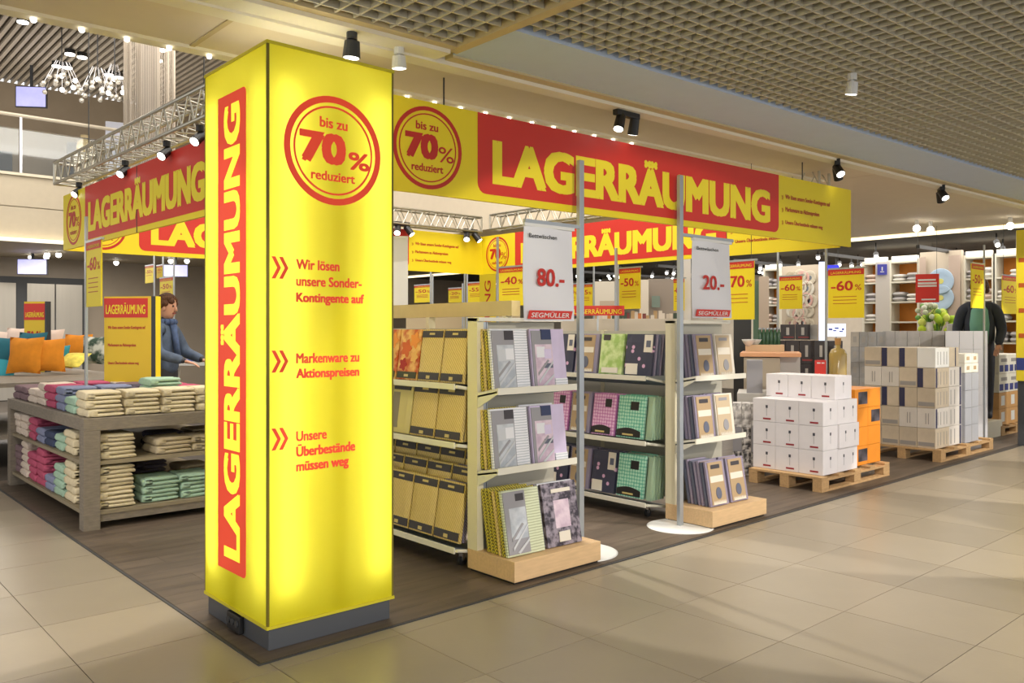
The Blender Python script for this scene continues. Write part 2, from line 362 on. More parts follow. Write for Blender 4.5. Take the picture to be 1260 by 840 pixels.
# ------------------------------------------------------------------ illuminated advertising pillar
def pillar():
    W, D, H0, H1 = .745, .79, .115, 3.035
    p = thing('advertising_pillar', 'tall glowing yellow pillar with vertical red clearance sale lettering', 'advertising pillar', (1.855, 3.895, .005))
    x = .015
    MB().box(x, W - x, x, D - x, 0, .135).build('plinth', mat('plinth_grey', s2l(92, 95, 100), .4, metal=.3), p, .003)
    # stretched fabric: lets the tubes inside shine through
    m = bpy.data.materials.new('backlit_fabric'); m.use_nodes = True; nt = m.node_tree; nt.nodes.clear()
    out = nt.nodes.new('ShaderNodeOutputMaterial'); mix = nt.nodes.new('ShaderNodeMixShader'); mix.inputs[0].default_value = .62
    dif = nt.nodes.new('ShaderNodeBsdfDiffuse'); tr = nt.nodes.new('ShaderNodeBsdfTranslucent')
    dif.inputs[0].default_value = (*s2l(236, 224, 30), 1); tr.inputs[0].default_value = (.88, .83, .10, 1)
    nt.links.new(dif.outputs[0], mix.inputs[1]); nt.links.new(tr.outputs[0], mix.inputs[2]); nt.links.new(mix.outputs[0], out.inputs[0])
    c = .012
    def sheet(pts, name):
        s = MB(); s.add([(a, b, H0) for a, b in pts] + [(a, b, H1) for a, b in pts], [(i, i + 1, i + 1 + len(pts), i + len(pts)) for i in range(len(pts) - 1)])
        return s.build(name, m, p)
    sheet([(c, 0), (W - c, 0)], 'front_fabric'); sheet([(0, D - c), (0, c)], 'side_fabric')
    sheet([(W, c), (W, D - c)], 'side_fabric'); sheet([(W - c, D), (c, D)], 'back_fabric')
    fr = MB()
    for a in (0, W):
        for b in (0, D):
            sx = c if a == 0 else -c; sy = c if b == 0 else -c
            fr.box(min(a, a + sx), max(a, a + sx), min(b, b + sy), max(b, b + sy), H0, H1)
    fr.build('corner_profile', mat('keder_profile', s2l(120, 108, 20), .5), p)
    t = MB()
    for z in (H0 - .004, H1 - .012):
        t.box(-.004, W + .004, -.004, .008, z, z + .016).box(-.004, .008, .008, D, z, z + .016).box(W - .008, W + .004, .008, D, z, z + .016).box(.008, W - .008, D - .008, D + .004, z, z + .016)
    t.build('hem', mat('hem_yellow', s2l(214, 200, 40), .6), p)
    # fluorescent tubes inside
    tm = mat('tube_lamp', (1, 1, 1), .5, emit=(1, .97, .88), est=7.6)
    for a, b in ((.12, .085), (W - .09, .085), (.085, D - .10), (W - .1, D - .1)):
        MB().tube((a, b, .26), (a, b, 2.86), .016, 10).build('light_tube', tm, p)
    MB().box(.26, W - .22, .26, D - .22, .0, H1 - .16).build('added_core', mat('unseen_core', s2l(120, 120, 110), .8), p)  # unseen core added to deepen the light bands on the fabric
    for (a, b), (a2, b2) in (((.22, .22), (W - .2, .22)), ((.22, D - .2), (W - .2, D - .2)), ((.22, .25), (.22, D - .23)), ((W - .2, .25), (W - .2, D - .23))):
        MB().tube((a, b, H1 - .03), (a2, b2, H1 - .03), .016, 8).build('light_tube', mat('added_top_tube', (1, 1, 1), .5, emit=(1, .98, .92), est=3.5), p)  # tubes added under the open top to whiten the ceiling above
    # printing on the front (facing the walkway)
    mr = mat('backlit_red', s2l(214, 66, 40), .5, emit=s2l(206, 60, 34), est=.45)
    my = mat('backlit_yellow', s2l(238, 228, 60), .5, emit=s2l(240, 230, 60), est=.55)
    def F(px, py):      # photo position of the printing -> metres on the front face
        l = (px - 630) / FOC; d = 3.895 / (FW[1] + l * RT[1]); return d * (FW[0] + l * RT[0]) - 1.855, EYE - (py - HOR) / FOC * d
    cx, cz = F(411, 187); r = .285
    s = MB().ring(cx, cz, r - .034, r, -.003, -.001, 56).ring(cx, cz, r - .062, r - .052, -.003, -.001, 56)
    s.build('print_ring', mr, p)
    def ft(st, xa, za, w, h=None, b=.10): text(p, st, mr, (xa, -.001, za), BX, BZ, w, h, b)
    ft('bis zu', cx - .085, cz + .115, .165, .055, .10)
    ft('70', cx - .2, cz - .075, .27, .165, .2); ft('%', cx + .085, cz - .085, .13, .095, .1)
    ft('reduziert', cx - .135, cz - .16, .26, .05)
    rows = [([('Wir lösen', .250), ('unsere Sonder-', .385), ('Kontingente auf', .40)], 326), ([('Markenware zu', .37), ('Aktionspreisen', .37)], 442), ([('Unsere', .175), ('Überbestände', .345), ('müssen weg', .305)], 538)]
    for ls, py in rows:
        for k, (st, w) in enumerate(ls):
            yy = py + k * (20.5 if py < 400 else 19)
            xa, za = F(364, yy); h = .052 + (.012 if any(q in st for q in 'gpj') else 0) + (.012 if 'Ü' in st else 0)
            ft(st, xa, za - .026 - (.012 if any(q in st for q in 'gpj') else 0), w, h, .11)
        xa, za = F(334, py + 4)
        for q in (0, .04):
            MB().poly([(xa + q, za + .055), (xa + q + .02, za + .055), (xa + q + .05, za), (xa + q + .02, za - .055), (xa + q, za - .055), (xa + q + .03, za)], -.003, -.001).build('arrow_mark', mr, p)
    # red panel with lettering running upward on the side facing left
    def Sd(px, py):
        l = (px - 630) / FOC; d = 1.855 / (FW[0] + l * RT[0]); return d * (FW[1] + l * RT[1]) - 3.895, EYE - (py - HOR) / FOC * d
    ya, _ = Sd(303, 400); yb, _ = Sd(269, 400)
    zt = Sd(286, 115)[1]; zb = Sd(286, 705)[1]
    rr = .03
    pts = [(ya + rr * (1 - math.cos(t)), zb + rr * (1 - math.sin(t))) for t in (0, .5, 1.05, 1.57)] + [(yb, zb), (yb, zt)] + [(ya + rr * (1 - math.cos(t)), zt - rr * (1 - math.sin(t))) for t in (1.57, 1.05, .5, 0)]
    M = Matrix(((0, 1, 0, 0), (1, 0, 0, 0), (0, 0, 1, 0), (0, 0, 0, 1)))
    MB().poly(pts, -.003, -.001, M).build('red_panel', mr, p)
    w = yb - ya
    text(p, 'LAGERRÄUMUNG', my, (-.003, ya + w * .19, zb + .07), (0, 0, 1), (0, 1, 0), zt - zb - .13, w * .70, .13)
    # socket strip on the plinth
    so = MB().box(-.012, .015, .30, .46, .01, .10).build('socket', M_black, p, .004)
    for k in range(3): MB().tube((-.02, .33 + k * .05, .06), (-.012, .33 + k * .05, .06), .018, 10).build('cover', M_dark, so)
pillar()

# ------------------------------------------------------------------ banners on the square truss frame
CA, CB, CC, CD = (2.775, 4.35), (8.40, 4.13), (8.3, 9.98), (2.42, 9.98)
def banner(label, A, B, z0=2.47, z1=3.06, split=None, nm='sale_banner'):
    v = Vector((B[0] - A[0], B[1] - A[1], 0)); W = v.length; H = z1 - z0
    b = thing(nm, label, 'banner', (A[0], A[1], z0), math.atan2(v.y, v.x), 'clearance sale banners round the square truss')
    t = .012
    if split: MB().box(0, split - .008, -t, t, 0, H).build('banner_cloth', M_yel, b); MB().box(split + .008, W, -t, t, 0, H).build('banner_cloth', M_yel, b)
    else: MB().box(0, W, -t, t, 0, H).build('banner_cloth', M_yel, b)
    if split: MB().box(split - .008, split + .008, -t - .003, t, 0, H).build('seam_strip', M_black, b)
    y = -t
    cx, cz, r = .375, H * .5, H * .445
    MB().ring(cx, cz, r * .90, r, y - .002, y, 48).ring(cx, cz, r * .80, r * .83, y - .002, y, 48).build('print_ring', M_redtxt, b)
    text(b, 'bis zu', M_redtxt, (cx - r * .36, y, cz + r * .42), BX, BZ, r * .65, r * .2, .09)
    text(b, '70', M_redtxt, (cx - r * .66, y, cz - r * .28), BX, BZ, r * .95, r * .62, .2)
    text(b, '%', M_redtxt, (cx + r * .3, y, cz - r * .3), BX, BZ, r * .46, r * .38, .02)
    text(b, 'reduziert', M_redtxt, (cx - r * .48, y, cz - r * .58), BX, BZ, r * .92, r * .19, .09)
    x0, x1, zb, rr = .77, W * .765, H * .085, .07
    arc = lambda cx_, s_: [(cx_ + s_ * rr * math.sin(t_), zb + rr * (1 - math.cos(t_))) for t_ in (0, .4, .8, 1.2, 1.57)]
    right = arc(x1 - rr, 1); left = arc(x0 + rr, -1)[::-1]
    def panel(pts): MB().poly(pts, y - .002, y).build('red_panel', M_red, b)
    if split:
        panel([(x0, H)] + left + [(split - .01, zb), (split - .01, H)]); panel([(split + .01, H), (split + .01, zb)] + right + [(x1, H)])
    else: panel([(x0, H)] + left + right + [(x1, H)])
    L = x1 - x0
    text(b, 'LAGERRÄUMUNG', M_ytxt, (x0 + L * .035, y - .002, H * .205), BX, BZ, L * .925, H * .62, .14)
    for k, (st, w) in enumerate([('Wir lösen unsere Sonder-Kontingente auf', .80), ('Markenware zu Aktionspreisen', .60), ('Unsere Überbestände müssen weg', .66)]):
        zz = H * (.62 - .2 * k)
        text(b, '\u00bb', M_orange_txt, (x1 + .05, y, zz), BX, BZ, .03, .04, .02)
        text(b, st, M_orange_txt, (x1 + .11, y, zz), BX, BZ, min(w, W - x1 - .2) , .055, .12)
    return b
banner('front sale banner beside the glowing pillar, facing the tiled walkway', CA, CB)
banner('left sale banner with a dark seam, above the towel table', CD, (2.52, 4.95), split=2.26)
banner('back sale banner, the farthest one, seen between pillar and price flags', CD, CC)
banner('inner face sale banner at the right end of the truss square', CC, (8.36, 4.22))

def truss(label, A, B, z=3.16, s=.22):
    v = Vector((B[0] - A[0], B[1] - A[1], 0)); L = v.length
    t = thing('lighting_truss', label, 'truss', (A[0], A[1], z), math.atan2(v.y, v.x), 'aluminium box trusses carrying banners')
    for a in (-s / 2, s / 2):
        for b in (0, s): MB().tube((0, a, b), (L, a, b), .016, 8).build('chord', M_alu, t, smooth=True)
    n = int(L / .24); br = MB()
    for i in range(n):
        x0 = i * L / n; x1 = (i + 1) * L / n; xm = (x0 + x1) / 2
        for a in (-s / 2, s / 2): br.tube((x0, a, 0), (xm, a, s), .007, 5).tube((xm, a, s), (x1, a, 0), .007, 5)
        for b in (0, s): br.tube((x0, -s / 2, b), (xm, s / 2, b), .007, 5).tube((xm, s / 2, b), (x1, -s / 2, b), .007, 5)
    br.build('bracing', M_alu, t)['kind'] = 'stuff'
    f = MB()
    for x in (0, L):
        for p, q in (((-s / 2, 0), (s / 2, 0)), ((-s / 2, s), (s / 2, s)), ((-s / 2, 0), (-s / 2, s)), ((s / 2, 0), (s / 2, s))):
            f.tube((x, p[0], p[1]), (x, q[0], q[1]), .016, 6)
    f.build('end_frame', M_alu, t)
    return t
truss('left box truss in front of the atrium, above the left banner', (2.40, 9.85), (2.52, 4.98))
truss('back box truss above the farthest banner', (2.62, 9.98), (8.2, 9.98), z=3.12)
truss('right box truss above the inner banner', (8.42, 9.8), (8.47, 4.45))
fr = truss('front box truss hidden behind the front banner', (2.85, 4.52), (8.25, 4.33), z=2.80)
hang = MB()
for x, y, z in ((2.45, 6.2, 3.38), (2.40, 9.0, 3.38), (8.42, 9.0, 3.38), (8.44, 5.5, 3.38)):
    tag(MB().tube((x, y, z), (x, y, 7.4), .005, 5).build('hanging_cable', M_dark), 'thin steel cable from the atrium ceiling to the truss', 'cable', 'cables holding the truss square')
for x, y in ((3.4, 4.49), (7.8, 4.33)):
    tag(MB().tube((x, y, 3.03), (x, y, 3.31), .006, 5).build('hanging_cable', M_dark), 'short steel cable above the front banner truss', 'cable', 'cables holding the front truss')

# ------------------------------------------------------------------ lamps
def can(s_l, s_b, p, d, r=.05, l=.15):
    d = Vector(d).normalized(); p = Vector(p)
    s_b.tube(p, p + d * l, r * .85, 14, r)
    s_l.tube(p + d * (l - .004), p + d * (l + .002), r * .86, 14)
def spot(label, loc, dirs, body=None, bar=True, r=.05, l=.15, rz=0, name='track_spotlight', group=None):
    t = thing(name, label, 'spotlight', loc, rz, group)
    b = body or M_black
    if bar: MB().box(-.13, .13, -.025, .025, -.06, 0).build('driver_box', b, t, .006)
    else: MB().tube((0, 0, -.045), (0, 0, 0), .03, 10).build('mount', b, t)
    for k, d in enumerate(dirs):
        x = (-.07 if k == 0 else .09) if len(dirs) > 1 else 0
        MB().tube((x, 0, -.08), (x, 0, -.045), .012, 8).build('bracket', b, t)
        lm, bd = MB(), MB(); can(lm, bd, Vector((x, 0, -.085)) - Vector(d).normalized() * .03, d, r, l)
        h = bd.build('lamp_head', b, t, smooth=False); lm.build('lens', M_lens, h)
    return t
def zc(px, k=4.20):
    l = (px - 630) / FOC; dx = (FW[0] + l * RT[0]) / (FW[1] + l * RT[1]); y = k
    for _ in range(4): y = k - .043 * (y * dx - 3)
    return Vector((y * dx, y, ZC - .03))
spot('black double spotlight on the cream track above the red banner', zc(771), [(-.35, -.1, -.8), (.15, .3, -.9)], r=.042, l=.12)
spot('black double spotlight on the track above the banner end', zc(1030), [(-.5, -.3, -.7), (.5, -.2, -.8)], rz=.5, r=.045, l=.12)
spot('black double spotlight on the track, farthest right', zc(1158), [(-.5, -.3, -.7), (.5, -.2, -.8)], rz=.5, r=.045, l=.12)
spot('dark ceiling spotlight directly above the glowing pillar', zc(433, 4.05) + Vector((0, 0, 0)), [(0, .1, -1)], M_dark, False, .05, .09)
spot('white ceiling spotlight at the right top edge of the pillar', zc(491, 4.1), [(.1, .1, -1)], M_white, False, .045, .07)
spot('silver spotlight on the grid ceiling at the right edge', (9.0, 2.28, ZC), [(-.5, .4, -.5), (.3, -.3, -.6)], M_chrome, True, .05, .13)
spot('small silver spotlight on the grid ceiling at the top', (5.36, 2.62, ZC), [(.1, .2, -1)], M_white, False, .04, .08)
for y, w_ in ((9.5, 'farthest from the pillar'), (8.0, 'second from its far end'), (6.95, 'third from its far end'), (6.25, 'nearest to the pillar')):
    spot('black spotlight under the left truss, ' + w_, (2.44, y, 3.145), [(-.65, -.35, -.6)], M_black, False, .04, .11, group='black spotlights under the left truss')
for x in (7.35, 8.6):
    spot('black double spotlight under the back truss', (x - .6, 9.9, 3.15), [(-.4, -.5, -.7), (.3, -.5, -.7)], group='spotlights under the back truss')
# ceiling spots of the shop and of the lower gallery
for px, py, d in [(740, 327, 13.8), (975, 312, 14.2), (988, 312, 14.3), (1145, 302, 13), (1243, 296, 12.5), (1128, 304, 12.8)]:
    q = at(px, py, d)
    t = thing('ceiling_spotlight', 'small bright ceiling spotlight over the sale area', 'spotlight', (q.x, q.y, ZC), 0, 'white ceiling spotlights over the pallets')
    MB().tube((0, 0, -.10), (0, 0, 0), .03, 8).build('stem', M_white, t); MB().ball((0, 0, -.13), .055, 10).build('lens', M_lens, t, smooth=True)
rnd = random.Random(3)
k = 0
for i in range(46):
    x = rnd.uniform(15.6, 19.4); y = rnd.uniform(4.2, 19.5); z = rnd.uniform(2.98, 3.2)
    t = thing('ceiling_spotlight', 'small track spotlight under the dark shop ceiling', 'spotlight', (x, y, 3.27), 0, 'spotlights under the dark ceiling')
    MB().tube((0, 0, z - 3.27), (0, 0, 0), .012, 6).build('stem', M_black, t)
    MB().tube((0, 0, z - 3.27), (-.09, -.05, z - 3.34), .045, 8).build('lamp_head', M_black, t)
    MB().tube((-.09, -.05, z - 3.34), (-.10, -.055, z - 3.347), .04, 8).build('lens', M_lens, t)
for y in (4.5, 6.2, 8, 10, 12, 14.5, 17):
    tag(MB().box(15.2, 19.9, y, y + .06, 3.06, 3.12).build('ceiling_pipe', M_black), 'dark pipe under the open shop ceiling', 'pipe', 'dark pipes under the shop ceiling')
for px, py, d in [(58, 312, 17.9), (57, 318, 18.4), (72, 300, 17.9), (38, 320, 18.6), (210, 326, 19.5), (230, 325, 19.5), (143, 335, 20)]:
    q = at(px, py, d)
    t = thing('ceiling_spotlight', 'round downlight under the upper floor slab by the lifts', 'spotlight', (q.x, q.y, 3.3), 0, 'downlights by the lifts')
    MB().tube((0, 0, -.05), (0, 0, 0), .05, 8).build('housing', M_white, t); MB().ball((0, 0, -.07), .06, 8).build('lens', M_lens, t)
def ceil_pt(px, py): return at(px, py, (7.28 - EYE) * FOC / (HOR - py))
for px, py in [(28, 22), (86, 62), (101, 66), (70, 77), (83, 79), (200, 57), (178, 67), (194, 70), (134, 88), (146, 91)]:
    q = ceil_pt(px, py)
    t = thing('ceiling_spotlight', 'bright downlight in the slatted atrium ceiling', 'spotlight', (q.x, q.y, 7.29), 0, 'downlights in the slatted ceiling')
    MB().tube((0, 0, -.08), (0, 0, 0), .10, 10).build('housing', M_black, t); MB().tube((0, 0, -.10), (0, 0, -.08), .095, 10).build('lens', M_lens, t)
# glass-ball chandeliers in the atrium
mg = mat('glass_ball', s2l(225, 220, 210), .08, spec=.9, metal=.3)
for (px, py, n, wd) in ((76, 92, 16, .55), (120, 100, 15, .5), (141, 96, 13, .35)):
    q = at(px, py, 15.5)
    t = thing('chandelier', 'glass ball chandelier hanging in the atrium, %s' % {76: 'leftmost of three', 120: 'middle of three', 141: 'beside the string curtain column'}[px], 'chandelier', (q.x, q.y, q.z))
    wd *= .8
    MB().tube((0, 0, .1), (0, 0, 7.3 - q.z), .01, 5).build('cable', M_dark, t)
    for i in range(n):
        a = i * 2.4; rr_ = wd * math.sqrt(i / n); z = -.35 * i / n + rnd.uniform(-.05, .05)
        g = (rr_ * math.cos(a), rr_ * math.sin(a) * .6, z)
        MB().ball(g, .045, 8).build('glass_ball', M_bulb if i % 5 == 0 else mg, t, smooth=True)
        MB().tube(g, (g[0] * .3, g[1] * .3, .25), .004, 4).build('wire', M_chrome, t)
# string curtain column
q = at(184, 200, 15.6)
t = thing('string_curtain_column', 'tall round column of silvery vertical strings in the atrium', 'column', (q.x, q.y, 3.35))
MB().tube((0, 0, 0), (0, 0, 3.95), .18, 16).build('core', mat('core_grey', s2l(120, 112, 104), .5), t)
s = MB()
for i in range(110):
    a = 6.283 * i / 110; r_ = .42 + .03 * math.sin(i * 7)
    s.tube((r_ * math.cos(a), r_ * math.sin(a), 0), (r_ * math.cos(a), r_ * math.sin(a), 3.9), .0065, 4)
s.build('strings', mat('silver_string', s2l(176, 166, 152), .35, metal=.5), t)['kind'] = 'stuff'
MB().tube((0, 0, 3.88), (0, 0, 3.95), .47, 24).build('top_ring', M_dark, t); MB().tube((0, 0, 0), (0, 0, .06), .47, 24).build('bottom_ring', M_dark, t)
# screens
def screen(label, px0, py0, px1, py1, d, zt):
    c_ = at((px0 + px1) / 2, (py0 + py1) / 2, d); w = (px1 - px0) * d / FOC; h = (py1 - py0) * d / FOC
    t = thing('display_screen', label, 'screen', c_, YAW - R(90) + R(8))
    MB().box(-w / 2, w / 2, 0, .06, -h / 2, h / 2).build('housing', M_dark, t)
    MB().box(-w / 2 + .02, w / 2 - .02, -.006, 0, -h / 2 + .02, h / 2 - .02).build('display', mat('lit_screen', s2l(160, 160, 215), .3, emit=s2l(165, 165, 225), est=.75, var=.3, scale=3), t)
    MB().box(-.03, .03, .02, .04, h / 2, zt - c_.z).build('hanger', M_dark, t)
screen('bluish display screen hanging upstairs above the railing', 20, 106, 56, 132, 17.9, 7.3)
screen('bluish display screen hanging in front of the left lift doors', 22, 318, 57, 338, 18.3, 3.3)
screen('pale display screen hanging near the person in the jacket', 200, 325, 231, 341, 18.3, 3.3)
# ------------------------------------------------------------------ packaged bed linen
F_ = lambda *c: s2l(*c)
def fab(name, c, var=.18, scale=14, streak=None): return mat(name, s2l(*c), .45, var=var, scale=scale, streak=streak, rnd=.05)
def checker(name, c1, c2, scale, kind='voronoi', rough=.45):
    if name in MATS: return MATS[name]
    m = bpy.data.materials.new(name); m.use_nodes = True; nt = m.node_tree; b = nt.nodes['Principled BSDF']; b.inputs['Roughness'].default_value = rough
    tc = nt.nodes.new('ShaderNodeTexCoord')
    if kind == 'wave':
        t = nt.nodes.new('ShaderNodeTexWave'); t.inputs['Scale'].default_value = scale; t.inputs['Distortion'].default_value = 3; t.bands_direction = 'DIAGONAL'; out = t.outputs['Fac']
    elif kind == 'stripe':
        t = nt.nodes.new('ShaderNodeTexWave'); t.inputs['Scale'].default_value = scale; t.inputs['Distortion'].default_value = 1.5; t.bands_direction = 'Z'; out = t.outputs['Fac']
    elif kind == 'noise':
        t = nt.nodes.new('ShaderNodeTexNoise'); t.inputs['Scale'].default_value = scale; t.inputs['Detail'].default_value = 5; out = t.outputs['Fac']
    else:
        t = nt.nodes.new('ShaderNodeTexVoronoi'); t.voronoi_dimensions = '2D'; t.inputs['Scale'].default_value = scale; t.inputs['Randomness'].default_value = .15 if kind == 'voronoi' else 1; out = t.outputs['Distance']
    r = nt.nodes.new('ShaderNodeValToRGB'); e = r.color_ramp.elements
    e[0].position = .32; e[1].position = .48; e[0].color = (*s2l(*c1), 1); e[1].color = (*s2l(*c2), 1)
    if kind == 'dots': e[0].position = .13; e[1].position = .17
    if kind == 'noise': e[0].position = .42; e[1].position = .6
    mp = nt.nodes.new('ShaderNodeMapping'); mp.inputs['Rotation'].default_value = (R(90), 0, R(35)) if kind in ('voronoi', 'dots') else (0, 0, 0)
    if kind in ('voronoi', 'dots'): mp.inputs['Rotation'].default_value = (R(90), 0, 0)
    nt.links.new(tc.outputs['Object'], mp.inputs[0]); nt.links.new(mp.outputs[0], t.inputs['Vector']); nt.links.new(out, r.inputs[0]); nt.links.new(r.outputs[0], b.inputs['Base Color'])
    MATS[name] = m; return m
GOLD = checker('gold_leaf_fabric', (196, 168, 96), (222, 198, 128), 26, 'wave')
ORANGE = checker('orange_flower_fabric', (196, 84, 30), (236, 190, 110), 11, 'noise')
ANTH = cm(62, 58, 62, .5); GREY = cm(150, 148, 152, .4); LGREY = cm(196, 198, 202, .4)
WHITE_F = checker('white_folded_fabric', (200, 204, 210), (236, 236, 240), 18, 'stripe')
LILAC = fab('lilac_fabric', (208, 194, 222), .06)
BED_G = checker('bed_photo_grey', (170, 176, 184), (196, 200, 206), 12, 'noise'); BED_P = checker('bed_photo_pink', (196, 172, 190), (222, 202, 214), 12, 'noise')
DARKP = checker('dark_pattern', (52, 46, 58), (150, 140, 152), 24, 'noise')
OLIVE = checker('pale_green_fold', (176, 182, 148), (210, 216, 184), 18, 'stripe')
KRAFT = cm(178, 152, 116, .6); KRAFT2 = cm(196, 176, 146, .6); SLATE = cm(96, 100, 118, .5); CREAM_L = cm(226, 218, 202, .55)
LIME = checker('lime_fabric', (158, 190, 104), (206, 222, 160), 14, 'noise')
NAVY = checker('navy_dotted_fabric', (214, 170, 200), (58, 60, 80), 9, 'dots')
PINK = checker('pink_pattern_fabric', (232, 190, 220), (200, 124, 182), 34, 'voronoi')
MINT = checker('mint_pattern_fabric', (186, 232, 208), (104, 190, 158), 34, 'voronoi')
DUSK = checker('lilac_grey_check', (104, 96, 116), (168, 158, 180), 34, 'wave')
BLUEF = checker('blue_green_stripe', (88, 140, 160), (196, 214, 150), 30, 'wave')
YELL_LIT = checker('yellow_lit_edge', (96, 88, 40), (206, 190, 60), 30, 'wave')  # yellow light of the pillar put into the colour of package edges
BLACKL = cm(36, 34, 34, .4)
GOLD_T = mat('gold_print', s2l(206, 186, 120), .4)
# style: body material, list of (x0,x1,z0,z1,material,name), text rows (text, x, z, w, h, material)
STY = {
 'gold': (GOLD, [(0, 1, 0, .17, ANTH, 'paper_band'), (0, 1, .84, 1, ANTH, 'paper_band'), (.42, .58, .05, .11, GOLD_T, 'print_mark'), (.38, .62, .89, .93, GOLD_T, 'print_mark')]),
 'floral': (ORANGE, [(0.05, .95, 0, .16, cm(60, 62, 30, .5), 'paper_band'), (.4, .6, .06, .11, GOLD_T, 'print_mark')]),
 'kraftbag': (cm(206, 192, 130, .5), [(.08, .42, .1, .8, cm(140, 130, 110), 'print_panel'), (.1, .9, .85, .92, ANTH, 'paper_band')]),
 'greybed': (WHITE_F, [(0, .62, 0, 1, GREY, 'paper_insert'), (.14, .6, .02, .74, BED_G, 'bed_photo'), (.16, .40, .48, .66, LGREY, 'pillow_print'), (.36, .58, .5, .68, M_paper, 'pillow_print'), (.36, .6, .82, .97, ANTH, 'print_label')]),
 'greenbed': (OLIVE, [(0, .6, 0, 1, GREY, 'paper_insert'), (.14, .58, .25, .72, BED_G, 'bed_photo'), (.34, .56, .82, .93, ANTH, 'print_label')]),
 'lilacbed': (LILAC, [(0, .6, 0, 1, GREY, 'paper_insert'), (.1, .6, .02, .74, BED_P, 'bed_photo'), (.14, .38, .52, .70, M_paper, 'pillow_print'), (.36, .56, .5, .66, LILAC, 'pillow_print'), (.34, .58, .34, .42, SLATE, 'tray_print'), (.3, .58, .82, .99, cm(52, 62, 96), 'print_label'), (.62, 1, .0, .16, WHITE_F, 'fabric_edge')]),
 'darkbed': (DARKP, [(.28, .72, .28, .72, BED_P, 'bed_photo'), (.34, .66, .06, .22, CREAM_L, 'print_label'), (.25, .8, .84, .90, CREAM_L, 'print_label')]),
 'kraft': (DUSK, [(.08, .86, 0, 1, KRAFT, 'paper_insert'), (.12, .82, .52, .66, CREAM_L, 'print_label'), (.22, .70, .82, .91, ANTH, 'print_label')]),
 'kraftlight': (CREAM_L, [(.04, .82, 0, 1, KRAFT2, 'paper_insert'), (.08, .78, .52, .68, CREAM_L, 'print_label'), (.2, .66, .84, .91, GREY, 'print_label')]),
 'lime': (LIME, [(.12, .42, .84, .98, ANTH, 'print_label'), (.14, .84, .03, .16, CREAM_L, 'paper_band')]),
 'navy': (NAVY, [(.06, .5, .02, .28, CREAM_L, 'print_label'), (.68, .98, .56, .98, CREAM_L, 'print_label'), (.76, .92, .68, .84, SLATE, 'print_mark')]),
 'pink': (PINK, [(.0, .84, 0, .17, BLACKL, 'paper_band'), (.55, .82, .68, .88, BLACKL, 'print_label'), (.2, .6, .06, .1, GOLD_T, 'print_mark')]),
 'mint': (MINT, [(.0, .9, 0, .17, BLACKL, 'paper_band'), (.48, .78, .66, .86, BLACKL, 'print_label'), (.25, .65, .06, .1, GOLD_T, 'print_mark')]),
 'blue': (BLUEF, []), 'dusk': (DUSK, []), 'yellow_lit': (YELL_LIT, []), 'slate': (SLATE, []),
}
PK = {}
